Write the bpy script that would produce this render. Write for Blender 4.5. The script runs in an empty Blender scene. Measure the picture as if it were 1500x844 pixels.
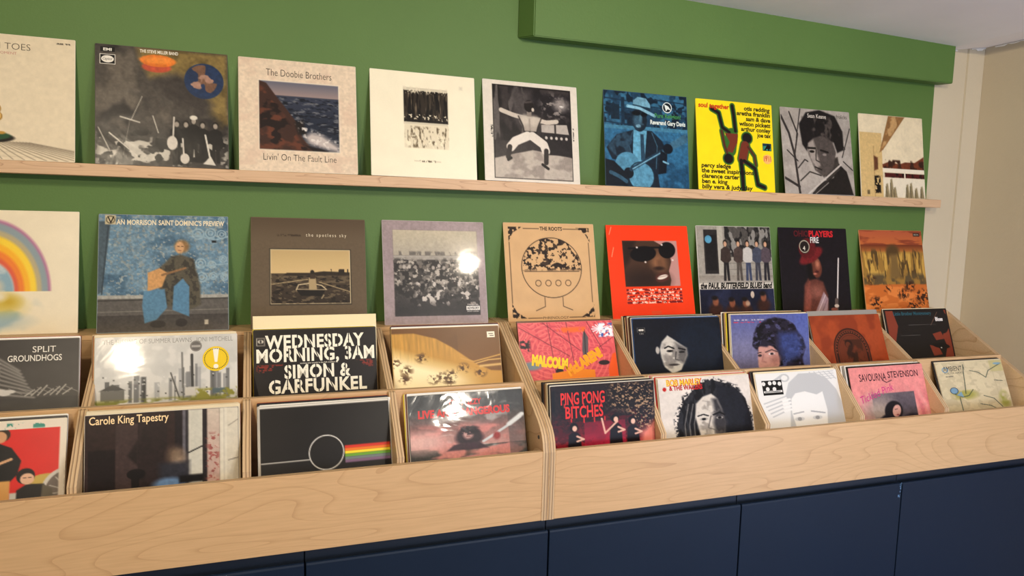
import bpy, bmesh, math, random
import numpy as np
from mathutils import Matrix, Vector

C = bpy.context.scene.collection
scene = bpy.context.scene
Z0 = 1.47                                    # eye height above the floor

# ---------------------------------------------------------------- camera
cd = bpy.data.cameras.new('camera')
cam = bpy.data.objects.new('camera', cd)
C.objects.link(cam)
cd.sensor_width = 36.0
cd.lens = 1039.12 / 1500.0 * 36.0
cd.clip_start = 0.02
YAW, PITCH, ROLL = 0.343616546, -0.105549392, 0.0270096884
fw = Vector((math.sin(YAW)*math.cos(PITCH), math.cos(YAW)*math.cos(PITCH), math.sin(PITCH)))
r0 = Vector((math.cos(YAW), -math.sin(YAW), 0.0))
u0 = r0.cross(fw)
rt = math.cos(ROLL)*r0 + math.sin(ROLL)*u0
up = -math.sin(ROLL)*r0 + math.cos(ROLL)*u0
cam.matrix_world = Matrix((
    (rt.x, up.x, -fw.x, 0.0),
    (rt.y, up.y, -fw.y, -2.11396),
    (rt.z, up.z, -fw.z, Z0),
    (0, 0, 0, 1)))
scene.camera = cam

# ---------------------------------------------------------------- light and exposure
scene.view_settings.view_transform = 'Standard'
scene.view_settings.look = 'None'
scene.view_settings.exposure = 0.0
scene.view_settings.gamma = 1.0
scene.view_settings.use_curve_mapping = False

world = bpy.data.worlds.new('world')
scene.world = world
world.use_nodes = True
bg = world.node_tree.nodes['Background']
bg.inputs['Color'].default_value = (1.0, 0.93, 0.84, 1)
bg.inputs['Strength'].default_value = 0.11

def area_light(name, loc, target, size, power, col, shape='DISK', size_y=None, spread=180):
    l = bpy.data.lights.new(name, 'AREA')
    l.shape = shape
    l.size = size
    if size_y: l.size_y = size_y
    l.energy = power
    l.color = col
    l.spread = math.radians(spread)
    o = bpy.data.objects.new(name, l)
    C.objects.link(o)
    o.location = loc
    d = Vector(target) - Vector(loc)
    o.rotation_euler = d.to_track_quat('-Z', 'Y').to_euler()
    return o

WARM = (1.0, 0.85, 0.62)
area_light('ceiling_lamp', (-0.55, -1.45, Z0+0.67), (-0.4, -0.2, Z0-0.4), 0.10, 7, WARM)
area_light('ceiling_lamp', (-0.85, -3.60, Z0+0.68), (-0.3, -0.2, Z0-0.4), 0.12, 27, WARM)
area_light('ceiling_lamp', (1.12, -1.70, Z0+0.66), (0.9, -0.1, Z0-0.3), 0.09, 12, (1.0, 0.87, 0.68))
area_light('ceiling_lamp', (1.30, -3.30, Z0+0.66), (1.7, -0.1, Z0-0.2), 0.12, 21, (1.0, 0.90, 0.74))
area_light('daylight_doorway', (2.35, -2.3, Z0-0.95), (1.9, -0.5, Z0-0.8), 0.5, 13, (0.58, 0.68, 1.0), 'RECTANGLE', 0.8)
area_light('daylight_window', (1.5, -3.8, Z0-0.45), (2.1, -0.3, Z0-0.2), 0.9, 38, (0.64, 0.76, 1.0), 'RECTANGLE', 1.2)

# ---------------------------------------------------------------- colour and material helpers
def lin(c):
    c = np.asarray(c, float)/255.0
    return np.where(c <= 0.04045, c/12.92, ((c+0.055)/1.055)**2.4)

def ink(c):
    """printing ink: deeper shadows than the plain swatch"""
    return lin(255.0*(np.asarray(c, float)/255.0)**1.17)

def l4(c):
    a = lin(c)
    return (float(a[0]), float(a[1]), float(a[2]), 1.0)

def new_mat(name):
    m = bpy.data.materials.new(name)
    m.use_nodes = True
    return m, m.node_tree.nodes, m.node_tree.links, m.node_tree.nodes['Principled BSDF']

def node(ns, t, **kw):
    n = ns.new(t)
    for k, v in kw.items(): setattr(n, k, v)
    return n

def paint_mat(name, col, rough=0.6, bump=0.15, scale=120, var=0.08):
    m, ns, lk, b = new_mat(name)
    geo = node(ns, 'ShaderNodeNewGeometry')
    n1 = node(ns, 'ShaderNodeTexNoise'); n1.inputs['Scale'].default_value = 3.0; n1.inputs['Detail'].default_value = 4
    lk.new(geo.outputs['Position'], n1.inputs['Vector'])
    rp = node(ns, 'ShaderNodeValToRGB')
    a = np.array(l4(col))
    rp.color_ramp.elements[0].position = 0.3; rp.color_ramp.elements[1].position = 0.7
    rp.color_ramp.elements[0].color = tuple(a*(1-var))[:3] + (1,)
    rp.color_ramp.elements[1].color = tuple(a*(1+var))[:3] + (1,)
    lk.new(n1.outputs['Fac'], rp.inputs['Fac'])
    lk.new(rp.outputs['Color'], b.inputs['Base Color'])
    b.inputs['Roughness'].default_value = rough
    n2 = node(ns, 'ShaderNodeTexNoise'); n2.inputs['Scale'].default_value = scale; n2.inputs['Detail'].default_value = 3
    lk.new(geo.outputs['Position'], n2.inputs['Vector'])
    bp = node(ns, 'ShaderNodeBump'); bp.inputs['Strength'].default_value = bump; bp.inputs['Distance'].default_value = 0.002
    lk.new(n2.outputs['Fac'], bp.inputs['Height'])
    lk.new(bp.outputs['Normal'], b.inputs['Normal'])
    return m

def wood_mat(name, light, dark, stretch, lines=16.0, rough=0.42, seed=0.0):
    """birch face: flowing contour grain along x; stretch scales the position"""
    m, ns, lk, b = new_mat(name)
    geo = node(ns, 'ShaderNodeNewGeometry')
    mp = node(ns, 'ShaderNodeMapping')
    mp.inputs['Scale'].default_value = stretch
    mp.inputs['Location'].default_value = (seed, seed*0.7, seed*1.3)
    lk.new(geo.outputs['Position'], mp.inputs['Vector'])
    n1 = node(ns, 'ShaderNodeTexNoise')
    n1.inputs['Scale'].default_value = 1.0; n1.inputs['Detail'].default_value = 1.6; n1.inputs['Roughness'].default_value = 0.45
    n1.inputs['Distortion'].default_value = 0.25
    lk.new(mp.outputs['Vector'], n1.inputs['Vector'])
    mu = node(ns, 'ShaderNodeMath', operation='MULTIPLY'); mu.inputs[1].default_value = lines
    lk.new(n1.outputs['Fac'], mu.inputs[0])
    fr = node(ns, 'ShaderNodeMath', operation='FRACT'); lk.new(mu.outputs[0], fr.inputs[0])
    rp = node(ns, 'ShaderNodeValToRGB')
    e = rp.color_ramp.elements
    e[0].position = 0.0; e[0].color = l4(dark)
    e[1].position = 1.0; e[1].color = l4(light)
    mid = np.array(light)*0.72 + np.array(dark)*0.28
    k = e.new(0.10); k.color = l4(mid)
    k = e.new(0.22); k.color = l4(light)
    lk.new(fr.outputs[0], rp.inputs['Fac'])
    # fine fibres
    mp2 = node(ns, 'ShaderNodeMapping'); mp2.inputs['Scale'].default_value = (12, 160, 220)
    lk.new(geo.outputs['Position'], mp2.inputs['Vector'])
    n2 = node(ns, 'ShaderNodeTexNoise'); n2.inputs['Scale'].default_value = 1.0; n2.inputs['Detail'].default_value = 3
    lk.new(mp2.outputs['Vector'], n2.inputs['Vector'])
    mx = node(ns, 'ShaderNodeMix', data_type='RGBA', blend_type='MULTIPLY')
    mx.inputs['Factor'].default_value = 0.22
    lk.new(rp.outputs['Color'], mx.inputs['A'])
    rp2 = node(ns, 'ShaderNodeValToRGB')
    rp2.color_ramp.elements[0].position = 0.3; rp2.color_ramp.elements[0].color = (0.62, 0.56, 0.48, 1)
    rp2.color_ramp.elements[1].position = 0.65; rp2.color_ramp.elements[1].color = (1, 1, 1, 1)
    lk.new(n2.outputs['Fac'], rp2.inputs['Fac'])
    lk.new(rp2.outputs['Color'], mx.inputs['B'])
    lk.new(mx.outputs['Result'], b.inputs['Base Color'])
    b.inputs['Roughness'].default_value = rough
    return m

def ply_edge_mat(name, axis, pitch, off):
    """layered edge of birch plywood, plies stacked along one axis"""
    m, ns, lk, b = new_mat(name)
    geo = node(ns, 'ShaderNodeNewGeometry')
    sp = node(ns, 'ShaderNodeSeparateXYZ'); lk.new(geo.outputs['Position'], sp.inputs['Vector'])
    nz = node(ns, 'ShaderNodeTexNoise'); nz.inputs['Scale'].default_value = 14; nz.inputs['Detail'].default_value = 3
    lk.new(geo.outputs['Position'], nz.inputs['Vector'])
    ad = node(ns, 'ShaderNodeMath', operation='MULTIPLY_ADD')
    lk.new(nz.outputs['Fac'], ad.inputs[0]); ad.inputs[1].default_value = pitch*0.5
    lk.new(sp.outputs[axis], ad.inputs[2])
    dv = node(ns, 'ShaderNodeMath', operation='MULTIPLY_ADD'); dv.inputs[1].default_value = 1.0/pitch; dv.inputs[2].default_value = off
    lk.new(ad.outputs[0], dv.inputs[0])
    fr = node(ns, 'ShaderNodeMath', operation='FRACT'); lk.new(dv.outputs[0], fr.inputs[0])
    rp = node(ns, 'ShaderNodeValToRGB')
    e = rp.color_ramp.elements
    e[0].position = 0.0; e[0].color = l4((126, 98, 72))
    e[1].position = 1.0; e[1].color = l4((172, 140, 104))
    k = e.new(0.22); k.color = l4((150, 120, 88))
    k = e.new(0.35); k.color = l4((206, 178, 140))
    k = e.new(0.8); k.color = l4((196, 164, 124))
    lk.new(fr.outputs[0], rp.inputs['Fac'])
    lk.new(rp.outputs['Color'], b.inputs['Base Color'])
    b.inputs['Roughness'].default_value = 0.6
    return m

def print_mat(name, rough, coat=0.0, wrinkle=0.0):
    """printed card: colour from the printed artwork, paper unevenness from noise"""
    m, ns, lk, b = new_mat(name)
    at = node(ns, 'ShaderNodeAttribute'); at.attribute_name = 'Col'
    tc = node(ns, 'ShaderNodeTexCoord')
    nz = node(ns, 'ShaderNodeTexNoise'); nz.inputs['Scale'].default_value = 260; nz.inputs['Detail'].default_value = 2
    lk.new(tc.outputs['Object'], nz.inputs['Vector'])
    rp = node(ns, 'ShaderNodeValToRGB')
    rp.color_ramp.elements[0].color = (0.86, 0.86, 0.86, 1); rp.color_ramp.elements[1].color = (1, 1, 1, 1)
    lk.new(nz.outputs['Fac'], rp.inputs['Fac'])
    mx = node(ns, 'ShaderNodeMix', data_type='RGBA', blend_type='MULTIPLY'); mx.inputs['Factor'].default_value = 0.5
    lk.new(at.outputs['Color'], mx.inputs['A']); lk.new(rp.outputs['Color'], mx.inputs['B'])
    lk.new(mx.outputs['Result'], b.inputs['Base Color'])
    b.inputs['Roughness'].default_value = rough
    b.inputs['Specular IOR Level'].default_value = 0.22
    b.inputs['Coat Weight'].default_value = coat
    b.inputs['Coat Roughness'].default_value = 0.06
    if wrinkle:
        n2 = node(ns, 'ShaderNodeTexNoise'); n2.inputs['Scale'].default_value = 9; n2.inputs['Detail'].default_value = 2.5
        n2.inputs['Distortion'].default_value = 1.0
        lk.new(tc.outputs['Object'], n2.inputs['Vector'])
        bp = node(ns, 'ShaderNodeBump'); bp.inputs['Strength'].default_value = wrinkle; bp.inputs['Distance'].default_value = 0.01
        lk.new(n2.outputs['Fac'], bp.inputs['Height'])
        lk.new(bp.outputs['Normal'], b.inputs['Coat Normal'])
        lk.new(bp.outputs['Normal'], b.inputs['Normal'])
    return m

M = {}
M['green'] = paint_mat('green_wall_paint', (80, 112, 50), 0.62, 0.18, 160, 0.04)
M['beige'] = paint_mat('beige_wall_paint', (202, 188, 160), 0.6, 0.25, 90, 0.03)
M['ceil'] = paint_mat('ceiling_paint', (244, 240, 240), 0.7, 0.4, 25, 0.03)
M['floor'] = paint_mat('floor_boards', (96, 76, 60), 0.5, 0.2, 40, 0.2)
M['navy'] = paint_mat('navy_cabinet_lacquer', (15, 30, 50), 0.5, 0.06, 200, 0.04)
M['navy'].node_tree.nodes['Principled BSDF'].inputs['Specular IOR Level'].default_value = 0.25
M['navy_in'] = paint_mat('navy_carcass_lacquer', (17, 28, 44), 0.5, 0.06, 200, 0.04)
M['caulk'] = paint_mat('white_caulk', (236, 232, 222), 0.5, 0.5, 80, 0.03)
M['chip'] = paint_mat('chipped_primer', (110, 150, 190), 0.5, 0.5, 300, 0.3)
M['ash'] = wood_mat('pale_shelf_wood', (206, 170, 134), (176, 138, 104), (3.2, 24, 34), 8, 0.5, 4.0)
M['birch'] = wood_mat('birch_ply_face', (210, 171, 125), (196, 156, 111), (1.4, 5.0, 7.0), 17, 0.4, 1.7)
M['birch_side'] = wood_mat('birch_ply_side_face', (224, 190, 146), (200, 160, 116), (8.0, 3.0, 6.0), 8, 0.45, 6.1)
M['edge_x'] = ply_edge_mat('ply_edge_upright', 'X', 0.0075, 0.3)
M['edge_y'] = ply_edge_mat('ply_edge_level', 'Y', 0.0075, 0.1)
M['screw'] = paint_mat('dark_screw_metal', (70, 64, 58), 0.35, 0.05, 200, 0.1)
M['matte'] = print_mat('printed_card_matte', 0.55)
M['satin'] = print_mat('printed_card_satin', 0.34)
M['gloss'] = print_mat('printed_card_gloss', 0.42, 0.5, 0.05)
M['plastic'] = print_mat('print_under_clear_plastic', 0.36, 0.6, 0.2)

# ---------------------------------------------------------------- mesh helpers
def mesh_obj(name, bm, mats, parent=None):
    me = bpy.data.meshes.new(name)
    bm.to_mesh(me); bm.free()
    for m in (mats if isinstance(mats, (list, tuple)) else [mats]): me.materials.append(m)
    o = bpy.data.objects.new(name, me)
    C.objects.link(o)
    if parent: o.parent = parent
    return o

def box_bm(x0, x1, y0, y1, z0, z1, bevel=0.0, seg=2):
    bm = bmesh.new()
    bmesh.ops.create_cube(bm, size=1.0)
    for v in bm.verts:
        v.co = Vector(((x0+x1)/2 + v.co.x*(x1-x0), (y0+y1)/2 + v.co.y*(y1-y0), (z0+z1)/2 + v.co.z*(z1-z0)))
    if bevel:
        bmesh.ops.bevel(bm, geom=bm.edges[:], offset=bevel, segments=seg, profile=0.5, affect='EDGES')
    return bm

def prism_x_bm(prof, x0, x1, edge_slot=1):
    """extrude a (y, z) outline along x; end caps slot 0, outline edge faces slot edge_slot"""
    bm = bmesh.new()
    a = [bm.verts.new((x0, y, z)) for y, z in prof]
    b = [bm.verts.new((x1, y, z)) for y, z in prof]
    n = len(prof)
    bm.faces.new(a); bm.faces.new(b[::-1])
    for i in range(n):
        f = bm.faces.new((a[i], b[i], b[(i+1) % n], a[(i+1) % n])); f.material_index = edge_slot
    bmesh.ops.recalc_face_normals(bm, faces=bm.faces[:])
    be = [e for e in bm.edges if abs(e.verts[0].co.x-e.verts[1].co.x) < 1e-6]
    bmesh.ops.bevel(bm, geom=be, offset=0.0008, segments=1, affect='EDGES')
    return bm

def board_bm(x0, x1, y0, y1, z0, z1):
    """panel facing y whose top and bottom edges show the plies (slot 1)"""
    bm = box_bm(x0, x1, y0, y1, z0, z1, 0.0008, 1)
    bm.normal_update()
    for f in bm.faces:
        if abs(f.normal.z) > 0.9: f.material_index = 1
    return bm

def empty(name, loc, label, cat, group=None):
    o = bpy.data.objects.new(name, None)
    o.empty_display_size = 0.05
    C.objects.link(o)
    o.location = loc
    o['label'] = label; o['category'] = cat
    if group: o['group'] = group
    return o

def structure(o):
    o['kind'] = 'structure'
    return o

# ---------------------------------------------------------------- room shell
XG = 2.492                                   # right end of the green paint and of the beam
XR = 2.715                                   # beige right wall
def ceil_z(x): return Z0 + 0.695 - 0.0205*(x-1.296) if x < XG else Z0 + 0.6705 + 0.13*(x-XG)
bm = box_bm(-2.6, XG, -0.0008, 0.1, 0.0, Z0+0.86)
for v in bm.verts:
    if v.co.x > 0: v.co.x = 2.506 if v.co.z < 1 else 2.468      # hand-cut paint edge, leaning a little
structure(mesh_obj('wall_back', bm, M['green']))
bm = bmesh.new()
prof = [(2.40, 0.0), (2.632, 0.0), (2.634, -0.007), (XR-0.0005, -0.009), (XR-0.0005, 0.1), (2.40, 0.1)]
lo = [bm.verts.new((x, y, 0)) for x, y in prof]; hi = [bm.verts.new((x, y, Z0+0.86)) for x, y in prof]
bm.faces.new(lo); bm.faces.new(hi[::-1])
for q in range(6): bm.faces.new((lo[q], hi[q], hi[(q+1) % 6], lo[(q+1) % 6]))
bmesh.ops.recalc_face_normals(bm, faces=bm.faces[:])
structure(mesh_obj('wall_corner', bm, M['beige']))
structure(mesh_obj('wall_right', box_bm(XR, XR+0.1, -3.9, 0.1, 0.0, Z0+0.86), M['beige']))
structure(mesh_obj('floor', box_bm(-2.6, XR+0.1, -3.9, 0.1, -0.06, 0.0), M['floor']))
bm = bmesh.new()
xs_ = [-2.6, XG, XR+0.1]
rows = [[bm.verts.new((x, y, ceil_z(x)+dz)) for x in xs_] for y, dz in ((-3.9, 0), (0.1, 0), (0.1, 0.08), (-3.9, 0.08))]
for q in range(4):
    for w_ in range(2): bm.faces.new((rows[q][w_], rows[q][w_+1], rows[(q+1) % 4][w_+1], rows[(q+1) % 4][w_]))
bm.faces.new([r[0] for r in rows]); bm.faces.new([r[2] for r in rows][::-1])
bmesh.ops.recalc_face_normals(bm, faces=bm.faces[:])
structure(mesh_obj('ceiling', bm, M['ceil']))

# boxed-in beam under the ceiling, running into the right wall
bm = bmesh.new()
def beam_pts(x_back, x_front, zb):
    zt = ceil_z(x_back) + 0.02
    return [bm.verts.new((x_back, -0.0010, zb+0.004)), bm.verts.new((x_front, -0.066, zb)),
            bm.verts.new((x_front, -0.066, zt)), bm.verts.new((x_back, -0.0010, zt))]
a = beam_pts(0.752, 0.781, Z0+0.528)
b = beam_pts(XG-0.004, XG-0.002, Z0+0.533)
bm.faces.new(a); bm.faces.new(b[::-1])
for i in range(4): bm.faces.new((a[i], b[i], b[(i+1) % 4], a[(i+1) % 4]))
bmesh.ops.recalc_face_normals(bm, faces=bm.faces[:])
bmesh.ops.bevel(bm, geom=bm.edges[:], offset=0.003, segments=2, affect='EDGES')
structure(mesh_obj('trim_1', bm, M['green']))
# ragged white caulk where wall meets ceiling
bm = bmesh.new()
rnd = random.Random(4)
def caulk_run(pts, n, w):
    prev = None
    for q in range(n+1):
        t_ = q/n*(len(pts)-1); k_ = min(int(t_), len(pts)-2); f_ = t_-k_
        x = pts[k_][0]*(1-f_)+pts[k_+1][0]*f_; y = pts[k_][1]*(1-f_)+pts[k_+1][1]*f_
        ww = w*(0.3+1.2*rnd.random()); z = ceil_z(x) - 0.0006
        ox, oy = (-0.003, 0) if abs(pts[0][0]-pts[-1][0]) < 0.01 else (0, -0.003)
        cur = [bm.verts.new((x, y, z)), bm.verts.new((x+ox, y+oy, z-ww*0.5)), bm.verts.new((x, y, z-ww))]
        if prev:
            bm.faces.new((prev[0], prev[1], cur[1], cur[0])); bm.faces.new((prev[1], prev[2], cur[2], cur[1]))
        prev = cur
caulk_run([(2.50, -0.0012), (2.575, -0.0012)], 10, 0.009)
caulk_run([(2.640, -0.0095), (XR-0.001, -0.0105)], 9, 0.008)
caulk_run([(XR-0.0008, -0.05), (XR-0.0008, -0.55)], 40, 0.006)
bmesh.ops.recalc_face_normals(bm, faces=bm.faces[:])
structure(mesh_obj('trim_2', bm, M['caulk']))

# ---------------------------------------------------------------- wall shelf
o = mesh_obj('wall_shelf', box_bm(-1.05, XG-0.006, -0.064, -0.0012, Z0+0.064, Z0+0.0945, 0.0015, 2), M['ash'])
o['label'] = 'long pale wooden ledge shelf fixed to the green wall, carrying the upper row of records'
o['category'] = 'shelf'

# ---------------------------------------------------------------- navy cabinets
ZCB = Z0-0.7905                              # crate underside = cabinet top
cabs = [(-0.735, 0.0930, 'navy handleless base cabinet furthest left, half below the photo edge'),
        (0.0930, 0.7070, 'navy base cabinet with the left display crate ending over its right edge'),
        (0.7070, 1.3120, 'navy base cabinet under the left end of the right display crate'),
        (1.3120, 1.9290, 'navy base cabinet with pale chipped paint at its top right door corner'),
        (1.9290, 2.5460, 'navy base cabinet furthest right, next to the beige wall')]
for i, (x0, x1, lab) in enumerate(cabs):
    t = empty('base_cabinet', ((x0+x1)/2, -0.24, 0), lab, 'cabinet', 'row of navy base cabinets')
    xm = (x0+x1)/2
    def L(bm):
        for v in bm.verts: v.co.x -= xm; v.co.y += 0.24
        return bm
    mesh_obj('carcass', L(box_bm(x0+0.001, x1-0.001, -0.452, -0.003, 0.10, ZCB-0.0004, 0.001, 1)), M['navy_in'], t)
    mesh_obj('plinth', L(box_bm(x0+0.001, x1-0.001, -0.40, -0.02, 0.0, 0.10)), M['navy_in'], t)
    # door with a rounded finger-pull lip along its top
    prof = [(-0.4525, 0.115), (-0.474, 0.115), (-0.476, 0.117), (-0.476, ZCB-0.040), (-0.4745, ZCB-0.0355), (-0.471, ZCB-0.034), (-0.466, ZCB-0.0355), (-0.462, ZCB-0.045), (-0.4525, ZCB-0.050)]
    d = mesh_obj('door', L(prism_x_bm(prof, x0+0.0022, x1-0.0022, 0)), M['navy'], t)
    if i == 3:
        bm = bmesh.new(); rr = random.Random(9)
        for k in range(16):
            cx = x1-0.010+0.006*rr.random(); cz = ZCB-0.037-0.045*rr.random()**2
            if k < 5: cx -= 0.012*rr.random()
            s = 0.0012+0.0028*rr.random()
            vs = [bm.verts.new((cx+s*(0.5+rr.random())*math.cos(q)*0.6-xm, -0.4764+0.24, cz+s*(0.6+1.2*rr.random())*math.sin(q))) for q in np.linspace(0, 2*math.pi, 8)[:-1]]
            bm.faces.new(vs)
        bmesh.ops.recalc_face_normals(bm, faces=bm.faces[:])
        ch = mesh_obj('chipped_patch', bm, M['chip'], t)
        ch['label'] = 'pale blue chips in the navy paint at the door corner'

# ---------------------------------------------------------------- display crates
ZL = Z0-0.3335       # back ledge top
ZM = Z0-0.461        # top of the middle board
ZF = Z0-0.6065       # top of the front board
YF = -0.485
def side_profile():
    p = [(-0.001, ZCB+0.0002), (-0.001, Z0-0.331)]
    p += [(-0.080, Z0-0.331), (-0.092, Z0-0.3325), (-0.104, Z0-0.338)]
    p += [(-0.411, Z0-0.518), (-0.440, Z0-0.537), (-0.458, Z0-0.552), (-0.471, Z0-0.568), (-0.480, Z0-0.586), (-0.4855, Z0-0.610), (-0.4862, ZCB+0.0002)]
    return p

def crate(name, label, xl, xr, divs, ZRF, ZFF):
    """xl, xr: inner faces of the two side panels; divs: right faces of the dividers"""
    xm = (xl+xr)/2
    t = empty(name, (xm, -0.24, ZCB), label, 'record browser', 'plywood record browsers on the cabinets')
    def P(nm, bm, mats, lab=None):
        for v in bm.verts: v.co.x -= xm; v.co.y += 0.24; v.co.z -= ZCB
        o = mesh_obj(nm, bm, mats, t)
        if lab: o['label'] = lab
        return o
    E1 = [M['birch_side'], M['edge_x']]
    E2 = [M['birch'], M['edge_y']]
    P('side_panel', prism_x_bm(side_profile(), xl-0.017, xl), E1)
    P('side_panel', prism_x_bm(side_profile(), xr, xr+0.017), E1)
    e = 0.0003
    P('front_panel', board_bm(xl+e, xr-e, YF, YF+0.015, ZCB+0.0002, ZF), E2)
    P('middle_panel', board_bm(xl+e, xr-e, -0.335, -0.320, ZFF+e, ZM), E2)
    P('back_panel', board_bm(xl+e, xr-e, -0.1135, -0.1, ZRF+e, ZL-0.0125), E2)
    P('back_ledge', board_bm(xl+e, xr-e, -0.1135, -0.0012, ZL-0.012, ZL), [M['birch'], M['birch']])
    P('bin_floor', board_bm(xl+e, xr-e, -0.320, -0.004, ZRF-0.012, ZRF), [M['birch'], M['birch']])
    P('bin_floor', board_bm(xl+e, xr-e, YF+0.0152, -0.004, ZFF-0.012, ZFF), [M['birch'], M['birch']])
    for xd in divs:
        pb = [(-0.1137, ZRF+e), (-0.1137, ZL-0.002), (-0.122, ZL-0.004), (-0.3195, ZM-0.001), (-0.3195, ZRF+e)]
        P('divider', prism_x_bm(pb, xd-0.018, xd), E1)
        pf = [(-0.3352, ZFF+e), (-0.3352, ZM-0.001), (-0.344, ZM-0.003), (-0.4695, ZF-0.001-(-0.4695+0.485)*-0.9), (-0.4695, ZFF+e)]
        P('divider', prism_x_bm(pf, xd-0.018, xd), E1)
    return t, P
tl, PL = crate('record_browser', 'two-tier birch plywood record browser on the left with warm grain front board', -0.722, 0.680, [-0.365, -0.023, 0.325], Z0-0.6225, Z0-0.7695)
tr, PR = crate('record_browser', 'two-tier birch plywood record browser on the right, running to the beige wall', 0.715, 2.515, [1.053, 1.402, 1.758, 2.111], Z0-0.6165, Z0-0.7685)
# screw heads inside the left browser's right-hand side panel
def screw_bm(x, y, z):
    bm = bmesh.new()
    bmesh.ops.create_cone(bm, cap_ends=True, segments=20, radius1=0.0055, radius2=0.0045, depth=0.0016, matrix=Matrix.Translation((x, y, z)) @ Matrix.Rotation(math.radians(-90), 4, 'Y'))
    for a in (0, 1):
        b2 = box_bm(-0.0002, 0.0002, -0.0035 if a else -0.0006, 0.0035 if a else 0.0006, -0.0006 if a else -0.0035, 0.0006 if a else 0.0035)
        for v in b2.verts: v.co += Vector((x-0.0009, y, z))
        me = bpy.data.meshes.new('tmp'); b2.to_mesh(me); b2.free(); bm.from_mesh(me); bpy.data.meshes.remove(me)
    return bm
PL('screw', screw_bm(0.6792, -0.452, Z0-0.578), M['screw'])

# ================================================================ printed covers
N = 168
S = 0.313
g = (np.arange(N+1)/N)
UU, VV = np.meshgrid(g, g)                   # u right, v down
PX = 1.1/N
V0, VK = VV, 1.0
def art_scale(k):
    """artwork below is laid out in units of k cover heights"""
    global VV, VK
    VV = V0*k; VK = k

def vnoise(sx, sy, seed, octv=3, rough=0.5, U=None, V=None):
    U = UU if U is None else U; V = VV if V is None else V
    rs = np.random.RandomState(seed)
    out = np.zeros_like(U); amp = 1.0; tot = 0
    for o in range(octv):
        nx, ny = int(sx*2**o)+3, int(sy*2**o)+3
        G = rs.rand(ny, nx)
        x = np.clip(U, 0, 1)*(nx-2); y = np.clip(V, 0, 1)*(ny-2)
        i = np.minimum(x.astype(int), nx-2); j = np.minimum(y.astype(int), ny-2)
        fx = x-i; fy = y-j
        fx = fx*fx*(3-2*fx); fy = fy*fy*(3-2*fy)
        out += amp*((G[j, i]*(1-fx)+G[j, i+1]*fx)*(1-fy)+(G[j+1, i]*(1-fx)+G[j+1, i+1]*fx)*fy)
        tot += amp; amp *= rough
    return out/tot

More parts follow.
